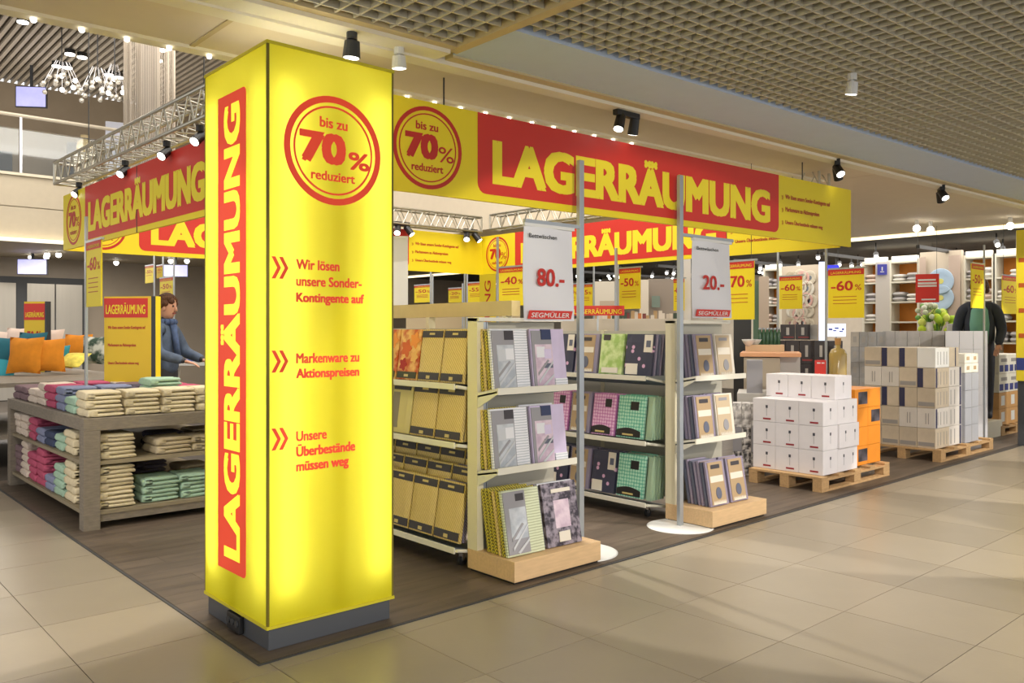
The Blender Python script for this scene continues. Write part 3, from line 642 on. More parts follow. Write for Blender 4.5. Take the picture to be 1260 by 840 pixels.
def pkg_proto(style, w, h, t):
    key = (style, round(w, 2), round(h, 2), round(t, 3))
    if key in PK: return PK[key]
    body, pats = STY[style]; L = []
    # soft bag: bulging front, pinched edges
    s = MB(); nx, nz = 5, 5; vs = []; fs = []
    for side in (-1, 1):
        for j in range(nz + 1):
            for i in range(nx + 1):
                u, v = i / nx, j / nz; e = min(1, 3.2 * min(u, 1 - u, v, 1 - v) + .62)
                vs.append(((u - .5) * w, side * t * .5 * e, v * h))
    q = (nx + 1) * (nz + 1)
    for b in (0, q):
        for j in range(nz):
            for i in range(nx):
                a = b + j * (nx + 1) + i; fs.append((a, a + 1, a + nx + 2, a + nx + 1))
    def edge(i0, st, n):
        for k in range(n): fs.append((i0 + k * st, i0 + (k + 1) * st, q + i0 + (k + 1) * st, q + i0 + k * st))
    edge(0, 1, nx); edge(nz * (nx + 1), 1, nx); edge(0, nx + 1, nz); edge(nx, nx + 1, nz)
    s.add(vs, fs); L.append(('bag', s.mesh(body, smooth=False)))
    lay = 0
    for x0, x1, z0, z1, m, nm in pats:
        y = -t * .5 - .001 - .0012 * lay; lay += 1
        g = .012
        xa, xb = (x0 - .5) * w, (x1 - .5) * w; za, zb = z0 * h + g * (z0 == 0), z1 * h - g * (z1 == 1)
        if x0 == 0: xa += g * .6
        if x1 == 1: xb -= g * .6
        L.append((nm, MB().box(xa, xb, y, -t * .5 + .004, za, zb).mesh(m)))
    if 'bed_photo' in [p_[5] for p_ in pats] and style != 'darkbed':
        y = -t * .5 - .007
        for k_, (a_, b_, c_, d_) in enumerate((((-.36, .08), (.09, .42), (.09, .46), (-.36, .13)), ((-.36, .22), (-.02, .46), (-.06, .48), (-.36, .27)), ((-.2, .03), (.09, .2), (.09, .24), (-.26, .05)))):
            L.append(('fold_print', MB().poly([(p_[0] * w, p_[1] * h) for p_ in (a_, b_, c_, d_)], y, y + .003).mesh(LGREY if k_ != 1 else GREY)))
    if style in ('kraft', 'kraftlight'):     # pinecone ornament and snow footing
        y = -t * .5 - .005; c = (-.02 * w, .26 * h); r = .15 * w
        o = []
        for k in range(18):
            a = 6.283 * k / 18; o.append((c[0] + r * math.cos(a), c[1] + r * 1.35 * math.sin(a) * (1.1 if math.sin(a) > 0 else .85)))
        L.append(('ornament', MB().poly(o, y, y + .004).mesh(SLATE if style == 'kraft' else GREY)))
        z = [(-.36 * w, .012), (.32 * w, .012), (.32 * w, .07 * h)] + [((.32 - .0425 * k) * w, (.05 + (.07 if k % 2 else 0)) * h) for k in range(1, 16)] + [(-.36 * w, .07 * h)]
        L.append(('snow_print', MB().poly(z, y, y + .004).mesh(CREAM_L)))
    if style == 'floral':
        y = -t * .5 - .003
        for cx_, cz_, r_, m in ((-.12, .62, .22, (210, 100, 40)), (.25, .78, .2, (236, 150, 60)), (-.2, .3, .16, (170, 40, 24)), (.3, .45, .15, (230, 180, 100))):
            o = [(cx_ * w + r_ * w * (1 + .25 * math.cos(5 * a)) * math.cos(a), cz_ * h + r_ * w * (1 + .25 * math.cos(5 * a)) * math.sin(a)) for a in [6.283 * k / 20 for k in range(20)]]
            L.append(('flower_print', MB().poly(o, y, y + .003).mesh(cm(*m))))
    if style in ('pink', 'mint'):
        y = -t * .5 - .002
        o = [(-.5 * w, .17 * h)] + [((-.5 + .09 * k) * w, (.17 + .07 * math.sin(math.pi * k / 10)) * h) for k in range(11)]
        L.append(('paper_band', MB().poly(o, y, y + .004).mesh(BLACKL)))
    PK[key] = L; return L
def package(style, label, M, w=.3, h=.38, t=.035, group=None, cat='bedding package', name='bedding_package'):
    L = pkg_proto(style, w, h, t)
    r = thing(name, label, cat, (0, 0, 0), 0, group); r.matrix_world = M
    for nm, me in L: put(nm, me, r)
    return r
def TM(loc, rz, lean=0, extra=0):
    return Matrix.Translation(loc) @ Matrix.Rotation(rz, 4, 'Z') @ Matrix.Rotation(R(extra), 4, 'Z') @ Matrix.Rotation(-R(lean), 4, 'X')

# ------------------------------------------------------------------ shelving
M_shelf = mat('shelf_white', s2l(226, 222, 206), .45)
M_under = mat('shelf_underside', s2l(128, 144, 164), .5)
M_upright = mat('upright_cream', s2l(222, 214, 184), .5)
def endcap(x, y, xw, label, side):
    g = thing('end_shelf_unit', label, 'shelf', (x, y, 0))       # origin: front left corner of the plinth
    D = .47
    MB().box(.01, xw - .01, .02, D - .02, .006, .03).build('toe_kick', M_black, g)
    MB().box(0, xw, 0, .17, .02, .15).box(0, xw - .16, .171, D, .02, .15).build('plinth', M_wood, g, .003)
    MB().box(0, .055, D - .10, D, .15, 1.685).build('upright', M_upright, g)
    MB().box(.058, .085, D - .09, D - .02, .15, 1.66).box(.09, .1, D - .09, D - .05, .15, 1.66).build('slotted_rail', M_steel, g)
    MB().box(.10, xw - .02, D - .03, D, .15, 1.66).build('back_panel', mat('back_panel', s2l(196, 192, 176), .6), g)
    MB().box(0, xw - .02, D - .12, D, 1.665, 1.69).build('top_cap', M_shelf, g)
    zs = (1.20, .685)
    yf, yb = .17, D - .105
    for z in zs:
        tl = math.tan(R(11)); s = MB()
        def zz(yy): return z - (yy - yf) * tl
        A = [(.0, yf), (xw - .07, yf), (xw - .07, yb), (.0, yb)]
        s.add([(a, b, zz(b)) for a, b in A] + [(a, b, zz(b) + .012) for a, b in A], [(3, 2, 1, 0), (4, 5, 6, 7)] + [(i, (i + 1) % 4, (i + 1) % 4 + 4, i + 4) for i in range(4)])
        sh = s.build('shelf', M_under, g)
        MB().box(0, xw - .07, yf - .012, yf, z - .012, z + .032).build('shelf_lip', M_shelf, sh, .002)
        MB().add([(0, yf, z - .01), (0, yf, z + .03), (0, yb, zz(yb) + .03), (0, yb, zz(yb) - .07), (.006, yf, z - .01), (.006, yf, z + .03), (.006, yb, zz(yb) + .03), (.006, yb, zz(yb) - .07)],
                 [(0, 1, 2, 3), (4, 5, 6, 7), (0, 1, 5, 4), (1, 2, 6, 5), (2, 3, 7, 6), (3, 0, 4, 7)]).build('bracket', M_shelf, sh)
    return g
g1 = endcap(3.50, 3.89, .80, 'white end shelf on a pale wood plinth nearest the glowing pillar', 1)
g2 = endcap(5.66, 3.92, .80, 'white end shelf on a pale wood plinth beside the pink and mint packages', 2)
def stack(x, y, z, rz, style, behind, n, w, h, t, lean, label, label2, grp, sep=None):
    # packages leaning one behind another; the front one first
    nrm = Vector((math.sin(rz), -math.cos(rz), 0))
    sep = sep or t * 1.06
    for k in range(n):
        st = style if k == 0 else (behind[k % len(behind)] if behind else style)
        p = Vector((x, y, z)) - nrm * (k * sep)
        package(st, label if k == 0 else label2, TM(p, rz, lean, rnd.uniform(-1, 1) if k else 0), w, h * (1 if k == 0 else rnd.uniform(.97, 1.0)), t, None if k == 0 else grp)
T11 = math.tan(R(11))
def shz(z, yrel): return z + .016 - (yrel - .17) * T11
# end shelf 1: two piles per tier; the front package leans back
W1 = .315
for tier, (zb, yy, sl, sr, hh) in enumerate([(1.20, .23, 'greybed', 'lilacbed', .41), (.685, .23, 'greybed', 'lilacbed', .40), (.15, .09, 'greenbed', 'darkbed', .42)]):
    nm = ('top', 'middle', 'bottom')[tier]
    z = zb + .004 if tier == 2 else shz(zb, yy + .06) + .012
    n = 4 if tier < 2 else 6
    for k, (st, xx) in enumerate(((sl, .18), (sr, .535))):
        stack(3.50 + xx, 3.89 + yy, z, R(-2), st, ['yellow_lit', 'yellow_lit', 'gold', 'yellow_lit'] if k == 0 else ['dusk', 'greybed'], n if k == 0 or tier < 2 else 3, W1, hh, .036, 7 if tier < 2 else 11,
              'front package with %s, %s level, end shelf nearest the pillar' % ({'greybed': 'grey bed photo', 'lilacbed': 'pink bed photo', 'greenbed': 'pale green cloth', 'darkbed': 'dark pattern'}[st], nm),
              'package behind the front one, %s level %s pile, end shelf nearest the pillar' % (nm, ('left', 'right')[k]), 'packages behind the front ones, %s pile %d of the near end shelf' % (nm, k + 1))
for tier, (zb, yy) in enumerate([(1.20, .23), (.685, .23), (.15, .10)]):
    nm = ('top', 'middle', 'bottom')[tier]
    z = zb + .004 if tier == 2 else shz(zb, yy + .06) + .012
    for k, (st, xx) in enumerate((('kraft', .24), ('kraftlight' if tier < 2 else 'kraft', .53))):
        stack(5.66 + xx, 3.92 + yy, z, R(-2), st, ['dusk', 'slate', 'kraft', 'dusk', 'slate'], 5 if tier < 2 else (7 if k == 0 else 4), .245, .37, .034, 7 if tier < 2 else 10,
              'brown paper package with ornament, %s from the silver post, %s level, far end shelf' % (('first', 'second')[k], nm),
              'package behind the %s brown paper one, %s level, far end shelf' % (('left', 'right')[k], nm), 'packages behind the front ones, %s pile %d of the far end shelf' % (nm, k + 1))

def side_rack(x, y0, y1, xc, label, zs, top=1.66, board=False):
    # gondola seen from its left side: shelves run along Y and face -X
    g = thing('side_rack', label, 'shelf', (xc, y0, 0))
    L = y1 - y0; d = xc - x
    MB().box(-.02, .02, 0, L, .12, top).build('back_panel', mat('back_panel', s2l(196, 192, 176), .6), g)
    for yy in (0, L / 2, L): MB().box(-.03, .03, yy - .02, yy + .02, .06, 1.705 if board else top + .01).build('upright', M_upright, g)
    if board: MB().box(-.03, .05, -.08, L, 1.705, 1.81).build('top_board', mat('top_board_wood', s2l(206, 186, 130), .5, var=.05), g)
    tl = math.tan(R(10))
    for i, z in enumerate(zs):
        s = MB(); A = [(-d, 0), (-.03, 0), (-.03, L), (-d, L)]
        f = lambda a: z - (a + d) * tl
        s.add([(a, b, f(a)) for a, b in A] + [(a, b, f(a) + .01) for a, b in A], [(3, 2, 1, 0), (4, 5, 6, 7)] + [(k, (k + 1) % 4, (k + 1) % 4 + 4, k + 4) for k in range(4)])
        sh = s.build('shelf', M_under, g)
        MB().box(-d - .012, -d, 0, L, z - .012, z + .028).build('shelf_lip', M_shelf, sh, .002)
        MB().tube((-d, -.01, z + .01), (-.03, -.01, f(-.03) + .01), .012, 8).build('side_rod', M_shelf, sh)
    for yy in (.08, L - .08):
        for a in (-d + .12, -.05):
            c = MB().tube((a, yy - .012, .035), (a, yy + .012, .035), .033, 12).build('caster', M_black, g)
            MB().box(a - .01, a + .01, yy - .02, yy + .02, .04, .10).build('caster_fork', M_chrome, c)
    return g
side_rack(3.42, 4.39, 6.2, 3.88, 'wheeled side rack with golden bed linen between pillar and end shelf', (.13, .83, 1.22), 1.62, True)
side_rack(5.54, 4.50, 6.3, 6.02, 'wheeled side rack with pink and mint packages behind the second silver post', (.12, .64, 1.19), 1.60)
RZ = R(-90)
def side_pile(x, y, z, st, n, w, h, lean, lab, lab2, grp, beh=None, t=.036): stack(x, y, z, RZ, st, beh, n, w, h, t, lean, lab, lab2, grp)
# golden rack: top level
yy = 4.39
for k, (st, w) in enumerate((('gold', .25), ('gold', .25), ('floral', .26), ('floral', .26), ('gold', .25))):
    yc = yy + w / 2 + .01; yy += w + .015
    side_pile(3.50, yc, 1.243, st, 3, w, .37, 8, ('golden bed linen package beside the yellow upright, top level', 'golden bed linen package between orange flowers and upright, top level', 'orange flower bed linen package on the golden rack, top level', 'second orange flower package, partly hidden by the pillar', 'golden package behind the pillar on the top level')[k],
              'package behind the front one, top level pile %s of the golden rack' % ('one', 'two', 'three', 'four', 'five')[k], 'hind packages of the golden rack, top pile %d' % (k + 1), [st])
yy = 4.39
for k, (st, w) in enumerate((('gold', .285), ('gold', .285), ('kraftbag', .26), ('gold', .285), ('gold', .285))):
    yc = yy + w / 2 + .01; yy += w + .015
    for row in range(2):
        side_pile(3.48 + row * .13, yc, .853 + row * .045 - .0, st, 2, w, .37, 8, '%s, middle level, %s row, %s, golden rack' % (('golden package', 'golden package', 'pale package', 'golden package', 'golden package')[k], ('front', 'rear')[row], ('at the upright', 'second from the upright', 'third from the upright', 'fourth from the upright', 'fifth from the upright')[k]),
              'package behind the %s row one, middle level pile %s, golden rack' % (('front', 'rear')[row], ('one', 'two', 'three', 'four', 'five')[k]), 'hind packages of the golden rack, middle pile %d row %d' % (k + 1, row + 1), [st])
yy = 4.42
for k in range(5):
    w = .285; yc = yy + w / 2 + .01; yy += w + .015
    for row in range(3):
        side_pile(3.49 + row * .12, yc, .165 + row * .09, 'gold', 2, w, .40, 9, 'golden package, bottom level, %s row, %s, golden rack' % (('front', 'middle', 'rear')[row], ('at the upright', 'second from the upright', 'third from the upright', 'fourth from the upright', 'fifth from the upright')[k]),
                  'package behind the %s row one, bottom level pile %s, golden rack' % (('front', 'middle', 'rear')[row], ('one', 'two', 'three', 'four', 'five')[k]), 'hind packages of the golden rack, bottom pile %d row %d' % (k + 1, row + 1), ['dusk'] if k == 0 else ['gold'])
# pink and mint rack
for z, items in ((1.215, [('navy', .30), ('lime', .27), ('kraft', .27), ('navy', .27), ('kraft', .27)]), (.665, [('blue', .06), ('mint', .30), ('pink', .27), ('kraft', .25), ('pink', .27), ('mint', .3)]), (.15, [('blue', .06), ('mint', .30), ('navy', .28), ('kraft', .25), ('navy', .27), ('mint', .3)])):
    yy = 4.50; nm = {1.215: 'top', .665: 'middle', .15: 'bottom'}[z]; cnt = {}
    for k, (st, w) in enumerate(items):
        yc = yy + w / 2 + .012; yy += w + .03
        cn = {'navy': 'navy dotted', 'lime': 'lime green', 'kraft': 'brown paper', 'blue': 'blue green striped', 'mint': 'mint patterned', 'pink': 'pink patterned'}[st]
        side_pile(5.63, yc, z, st, 5, w, .37 if nm != 'top' else .36, 8, '%s package, front of pile %s from the near end, %s level, mint rack' % (cn, ('one', 'two', 'three', 'four', 'five', 'six')[k], nm),
                  'package behind the %s one, %s level pile %s, pink and mint rack' % (cn, nm, ('one', 'two', 'three', 'four', 'five', 'six')[k]), 'hind packages of the pink and mint rack, %s pile %d' % (nm, k + 1), {'mint': ['mint', 'blue'], 'navy': ['slate', 'dusk'], 'kraft': ['dusk', 'kraft']}.get(st, [st]))

# ------------------------------------------------------------------ posts with price flags
def post(name, label, x, y, ztop, disc=.27, r=.022, arm=None, zarm=2.42, base=0):
    t = thing(name, label, 'sign post', (x, y, base))
    if disc: MB().lathe([(disc, .0025), (disc, .008), (disc * .93, .014), (.04, .016)], n=40).build('base_disc', M_white, t, smooth=True)
    MB().box(-r, r, -r * .7, r * .7, .01, ztop - base).build('pole', M_steel, t, .004)
    if arm:
        MB().box(min(0, arm), max(0, arm), -.012, .012, zarm - base, zarm - base + .025).build('arm', M_steel, t)
    return t
post('sign_post', 'silver sign post with round base behind the near end shelf', 4.385, 4.165, 2.83, .27, .024, -.55, 2.335)
post('sign_post', 'silver sign post with round base beside the pink and mint rack', 5.57, 4.17, 2.87, .27, .024, .75, 2.375)
def flag(label, x0, x1, y, z0, z1, price, small):
    w = x1 - x0; h = z1 - z0
    t = thing('price_flag', label, 'price sign', (x0, y, z0))
    s = MB(); n = 8
    f = lambda u, v: .012 * math.sin(u * 5 + v * 3)
    vs = [(u / n * w, f(u / n, v / n) + q, v / n * h) for q in (0, .003) for v in range(n + 1) for u in range(n + 1)]
    N = n + 1; fs = []
    for b in (0, N * N):
        for v in range(n):
            for u in range(n): a = b + v * N + u; fs.append((a, a + 1, a + N + 1, a + N))
    s.add(vs, fs).build('cloth', M_paper, t, smooth=True)
    MB().box(-.005, w + .005, -.012, .014, h, h + .022).build('clamp_rail', M_white, t)
    y_ = -.016
    text(t, small, M_dark, (w * .06, y_, h * .88), BX, BZ, w * .56, h * .045, .04)
    text(t, price, M_redtxt, (w * .22, y_, h * .37), BX, BZ, w * .56, h * .19, .09)
    lg = MB().poly([(w * .04, h * .02), (w * .92, h * .02), (w * .96, h * .11), (w * .08, h * .11)], y_, y_ + .004).build('logo_panel', M_red, t)
    text(t, 'SEGMÜLLER', M_white, (w * .10, y_, h * .035), BX, BZ, w * .78, h * .062, .035, slant=.25)
    return t
flag('white 80.- price flag hanging above the near end shelf', 3.835, 4.31, 4.165, 1.67, 2.335 - .022, '80.-', 'Bettwäschen')
flag('white 20.- price flag hanging above the far end shelf', 5.74, 6.29, 4.17, 1.71, 2.375 - .022, '20.-', 'Bettwäschen')
t = MB().box(0, .02, -.14, .14, 0, .55)
q = at(495, 385, 7.4); w_ = thing('price_flag', 'plain white flag partly hidden at the right edge of the pillar', 'price sign', (q.x, q.y, q.z), YAW - R(90))
MB().box(-.2, .05, -.004, .004, 0, .66).build('cloth', M_paper, w_); MB().box(-.2, .05, -.01, .01, .66, .68).build('clamp_rail', M_white, w_); MB().tube((-.17, 0, .005 - q.z), (-.17, 0, 1.1), .012, 8).build('pole', M_steel, w_)

def ysign(label, px0, py0, px1, py1, d, txt, face='X', pole='r', ptop=None, rows=3, base=None, zhang=None):
    cx = (px0 + px1) / 2; c = at(cx, py1, d); lt = (cx - 630) / FOC
    if face == 'X': w = (px1 - px0) * d / FOC / (-RT[1] + lt * FW[1]); rz = RZ
    elif face == 'Y': w = (px1 - px0) * d / FOC / (RT[0] - lt * FW[0]); rz = 0
    else: w = (px1 - px0) * d / FOC; rz = YAW - R(90) + math.atan(-lt) * 1
    h = (py1 - py0) * d / FOC
    t = thing('sale_sign', label, 'sale sign', c, rz)
    MB().box(-w / 2, w / 2, -.006, .006, 0, h).build('card', M_yel, t)
    MB().box(-w / 2, w / 2, -.008, -.006, h * .88, h).build('header', M_red, t)
    text(t, 'LAGERRÄUMUNG', M_ytxt, (-w * .42, -.008, h * .905), BX, BZ, w * .84, h * .06, .02)
    if not pole:
        for a_ in (-w * .4, w * .4): MB().tube((a_, 0, h + .01), (a_, 0, (zhang or 3.3) - c.z), .003, 5).build('wire', M_dark, t)
    text(t, txt, M_redtxt, (-w * .42, -.006, h * .56), BX, BZ, w * .62, h * .2, .09)
    text(t, '%', M_redtxt, (w * .25, -.006, h * .56), BX, BZ, w * .18, h * .12, .02)
    for k in range(rows): MB().box(-w * .36, w * .3, -.0075, -.006, h * (.43 - .07 * k), h * (.43 - .07 * k) + .008).build('small_print', M_orange_txt, t)
    MB().box(-w / 2, w / 2 + .03, -.012, .012, h, h + .02).build('clamp_rail', M_steel, t)
    if pole:
        xx = w / 2 + .03 if pole == 'r' else -w / 2 - .03
        zt = (ptop if ptop is not None else c.z + h + .3) - c.z
        q_ = .02 if base else .012; MB().box(xx - q_, xx + q_, -.01, .01, (base or 0.005) - c.z, zt).build('pole', M_steel, t)
    return t
ysign('yellow minus 60 percent sign beside the tall black box pile', 1019, 331, 1063, 391, 9.9, '-60', 'X', 'l', 2.75)
ysign('smaller yellow minus 60 percent sign in front of the plates', 959, 340, 987, 380, 13.2, '-60', 'X', 'l', 2.9)
ysign('yellow 70 percent sign behind the white 20.- price flag', 890, 322, 928, 393, 8.6, '-70', 'X', None)
ysign('yellow minus 50 percent sign between the two price flags', 762, 330, 788, 380, 11.5, '-50', 'X', 'l', 3.0)
ysign('yellow minus 40 percent sign left of the 80.- price flag', 614, 329, 646, 376, 9.6, '-40', 'X', 'l', 2.7)
ysign('yellow minus 35 percent sign just behind the first silver post', 711, 350, 729, 378, 14.5, '-35', 'X', 'r', 3.0)
ysign('yellow sign peeping out between 80.- flag and post', 697, 350, 711, 378, 14.0, '-50', 'X', None)
ysign('yellow sign half hidden behind the second silver post', 829, 343, 842, 382, 13.0, '-60', 'X', None)
ysign('small yellow minus 50 percent sign nearest the pillar in the back', 510, 351, 531, 372, 15, '-50', 'X', 'r', 2.6)
ysign('small yellow minus 20 percent sign low in the back', 552, 355, 568, 372, 16, '-20', 'X', 'r', 2.5)
ysign('small yellow minus 55 percent sign beside the striped pillar', 576, 348, 595, 372, 15, '-55', 'X', 'l', 2.75)
ysign('narrow yellow minus 50 percent sign before the person in green', 1195, 325, 1210, 379, 11.3, '-50', 'Y', 'r', 2.78)
ysign('yellow minus 60 percent sign near the right edge', 1233, 340, 1253, 386, 13.5, '-60', 'Y', None)
ysign('yellow minus 60 percent sign on the post of the towel table', 107, 297, 125, 377, 7.35, '-60', 'X', 'l', 2.63, rows=4, base=.905)
ysign('yellow minus 50 percent sign behind the woman', 197, 342, 213, 372, 12.5, '-50', 'X', 'r', 3.0)
ysign('tiny yellow sign left of the larger one over the woman', 179, 327, 189, 348, 15, '-50', 'X', 'r', rows=1)
ysign('second tiny yellow sign over the woman', 193, 327, 200, 342, 15, '-50', 'X', 'r', rows=1)
for lb, px, y0, y1, d in [('thin dark sign post behind the golden rack, left', 530, 325, 372, 14), ('thin dark sign post behind the golden rack, right', 572, 320, 372, 13.5), ('thin grey post behind the red inner banner', 758, 305, 395, 10.5), ('thin dark post beside the plates', 957, 320, 410, 11.0), ('thin grey post behind the first silver post', 713, 345, 380, 13)]:
    q = at(px, y0, d); post('slim_post', lb, q.x, q.y, q.z, 0, .018 if 'dark' not in lb else .014)
# red and white signs further back
def rsign(name, label, px0, py0, px1, py1, d, m, rows, tm, face=0, th=.02, post_=None, hang=None, bars=()):
    c = at((px0 + px1) / 2, py1, d); w = (px1 - px0) * d / FOC; h = (py1 - py0) * d / FOC
    t = thing(name, label, 'sign', c, YAW - R(90) + math.atan(-((px0 + px1) / 2 - 630) / FOC) + face)
    MB().box(-w / 2, w / 2, 0, th, 0, h).build('panel', m, t)
    for (s, z, hh, ww) in rows: text(t, s, tm, (-w * ww / 2, 0, h * z), BX, BZ, w * ww, h * hh, .02)
    for u0, u1, v0, v1 in bars: MB().box(-w / 2 + w * u0, -w / 2 + w * u1, -.003, 0, h * v0, h * v1).build('print_mark', tm, t)
    if hang:
        for a_ in (-w * .4, w * .4): MB().tube((a_, th / 2, h), (a_, th / 2, hang - c.z), .003, 5).build('wire', M_dark, t)
    if post_: MB().box(-.01, .01, th, th + .02, -c.z + .005, 0).build('pole', M_steel, t)
    return t
rsign('hanging_sign', 'red sign with white lettering hanging before the shelves', 1128, 337, 1154, 372, 13.5, M_red, [], M_white, hang=3.29, bars=[(.1, .86, .76, .82), (.1, .9, .64, .71), (.1, .9, .55, .61), (.25, .85, .08, .13)])
rsign('table_sign', 'small red sign on the white carton pile', 1003, 443, 1016, 466, 9.4, M_red, [], M_white, post_=True, bars=[(.2, .5, .82, .88), (.6, .85, .82, .88), (.2, .3, .1, .24), (.36, .46, .1, .28), (.5, .8, .1, .22)])
rsign('blue_sign', 'small dark blue sign high on the shelf upright', 1080, 325, 1091, 338, 16.06, mat('sign_blue', s2l(60, 62, 140), .4, emit=s2l(60, 60, 150), est=.3), [], M_white, bars=[(.3, .7, .25, .32), (.44, .56, .4, .75)])
rsign('poster', 'pale lit poster with blue script beside the light column', 1018, 398, 1040, 414, 14.5, mat('lit_poster', s2l(225, 230, 250), .4, emit=s2l(225, 232, 255), est=.7), [], mat('blue_print', s2l(60, 80, 200), .4), post_=True, bars=[(.1, .3, .5, .62), (.34, .5, .42, .5), (.42, .62, .6, .7), (.66, .84, .36, .44), (.8, .9, .5, .64)])
rsign('light_column', 'tall slim bluish light column by the far post', 1008, 322, 1016, 420, 14.6, mat('lit_column', s2l(210, 225, 255), .4, emit=s2l(205, 222, 255), est=1.0), [], M_white, th=.1, post_=True)
rsign('blue_sign', 'small lit blue sign near the light column', 1018, 326, 1032, 333, 14.4, mat('sign_bluelit', s2l(40, 50, 200), .4, emit=s2l(60, 60, 220), est=.6), [], M_white, hang=3.3)
rsign('blue_sign', 'bright blue sign above the round plate display', 1146, 332, 1165, 342, 15.8, mat('sign_bluelit', s2l(40, 50, 200), .4, emit=s2l(60, 60, 220), est=.6), [], M_white, hang=3.27)
rsign('red_banner', 'red and yellow sale header low behind the first silver post', 703, 376, 768, 388, 9.5, M_red, [('LAGERRÄUMUNG', .15, .6, .9)], M_ytxt, post_=True)
# back pillar of the same campaign and the big yellow one at the right edge
q = at(600, 395, 13.4)
t = thing('narrow_sale_pillar', 'narrow yellow pillar with vertical lettering under the inner banner', 'advertising pillar', (q.x, q.y, .005), YAW - R(90))
MB().box(-.13, .13, 0, .2, 0, 3.02 - .5).build('body', mat('bright_yellow', s2l(238, 214, 40), .5), t)
text(t, 'LAGERRÄUMUNG', M_redtxt, (.05, -.002, .2), (0, 0, 1), (-1, 0, 0), 2.2, .12, .03)
q = at(1263, 440, 11.6)
t = thing('yellow_sale_banner_stand', 'tall yellow banner stand cut by the right picture edge', 'banner', (q.x, q.y, .005), YAW - R(120))
MB().box(-.12, .9, 0, .2, .9, 3.0).build('body', mat('bright_yellow', s2l(238, 214, 40), .5), t)
MB().box(-.12, .9, -.004, .2, 1.05, 1.22).build('blue_band', cm(50, 62, 130, .5), t); MB().box(-.1, .85, .02, .18, 0, .9).build('stand', M_dark, t)
for k in range(4): MB().box(-.09, .0, -.004, 0, 1.5 + k * .35, 1.56 + k * .35).build('print_mark', M_orange_txt, t)
# ------------------------------------------------------------------ towel table
def table(x0, x1, y0, y1):
    t = thing('towel_table', 'grey wooden table with two shelves of folded towels, left of the pillar', 'table', (x0, y0, 0))
    W, D = x1 - x0, y1 - y0
    p = .125
    for a in (0, W - p):
        for b in (0, D - p): MB().box(a, a + p, b, b + p, .004, .80).build('leg', M_grywood, t, .004)
    for b in (0, D - p): MB().box(0, W, b, b + p, .80, .90).build('rail', M_grywood, t, .004)
    for a in (0, W - p): MB().box(a, a + p, p, D - p, .80, .90).build('rail', M_grywood, t, .004)
    MB().box(p, W - p, p, D - p, .84, .885).build('tabletop', M_grywood, t)
    for z in (.52, .12): MB().box(.02, W - .02, .02, D - .02, z, z + .03).build('shelf', mat('shelf_grey_wood', s2l(140, 128, 104), .6, var=.15, scale=6, streak=(2, 9, 9)), t)
    MB().box(.03, W - .03, .03, .05, .06, .12).build('lower_rail', M_grywood, t)
table(1.885, 3.55, 7.21, 10.0)
TP = []
def towel_meshes():
    for sd in range(4):
        r_ = random.Random(sd); n = 7; prof = []
        w, d, h = .27, .34, .068
        s = MB()
        for layer in range(3):
            zc_ = h * (.25, .75, .5)[layer]; hh = h * (.25, .25, .49)[layer]; w = (.27, .262, .07)[layer]; xo = (.004, 0, -.105)[layer]
            ring = []
            for k in range(14):
                a = 6.283 * k / 14; cx_ = math.copysign(abs(math.cos(a)) ** .28, math.cos(a)); cz_ = math.copysign(abs(math.sin(a)) ** .55, math.sin(a))
                ring.append((cx_ * w / 2, cz_ * hh))
            vs = []; fs = []
            for j in range(n + 1):
                y = (j / n - .5) * d; e = 1 if 0 < j < n else .62
                ph = r_.uniform(0, 6)
                for x, z in ring:
                    zz = z * e + .003 * math.sin(x * 26 + ph) + r_.uniform(-.0015, .0015)
                    vs.append((xo + x * (1 if e == 1 else .97) + r_.uniform(-.004, .004), y * (1 - .012 * (e < 1)) , zc_ + zz))
            m = 14
            for j in range(n):
                for k in range(m): fs.append((j * m + k, j * m + (k + 1) % m, (j + 1) * m + (k + 1) % m, (j + 1) * m + k))
            fs += [tuple(range(m))[::-1], tuple(range(n * m, n * m + m))]
            s.add(vs, fs)
        TP.append(s)
towel_meshes()
TC = {'cream': (226, 212, 178), 'mint': (172, 202, 178), 'lilac': (142, 148, 176), 'pink': (190, 92, 118), 'white': (222, 206, 190), 'mauve': (134, 112, 116), 'dark': (92, 86, 98), 'navy': (72, 80, 104), 'beige': (206, 190, 160)}
TMesh = {}
def towel(col, x, y, z, rz, label, group, sx=1, sy=1):
    i = rnd.randrange(4)
    if (col, i) not in TMesh: TMesh[(col, i)] = TP[i].mesh(mat('towel_' + col, s2l(*TC[col]), .95, var=.08, scale=30, bump=.6, bscale=220, spec=.1), smooth=True)
    o = put('folded_towel', TMesh[(col, i)], None, (x, y, z), rz); o.scale = (sx, sy, 1)
    return tag(o, label, 'towel', group)
ORD = ['bottom', 'second from below', 'third from below', 'fourth from below', 'fifth from below', 'sixth from below']
def tstack(col, x, y, z, n, where, rz=0, sx=1, sy=1, jit=.008):
    n = max(1, round(n * .0535 / .069))
    for k in range(n):
        c = {'white': 'off-white'}.get(col, col)
        towel(col, x + rnd.uniform(-jit, jit), y + rnd.uniform(-jit, jit), z + k * .0692, rz + R(rnd.uniform(-3, 3)), '%s towel, %s, pile %s' % (c, ORD[k] if k < n - 1 or n == 1 else 'topmost', where), '%s towel pile %s' % (c, where), sx, sy)
zt = .902
for i in range(5): tstack('cream', 2.065 + i * .295, 7.42, zt, 4, 'on the tabletop front row, %s' % ('at the table corner', 'second from the corner', 'third from the corner', 'fourth from the corner', 'behind the pillar')[i])
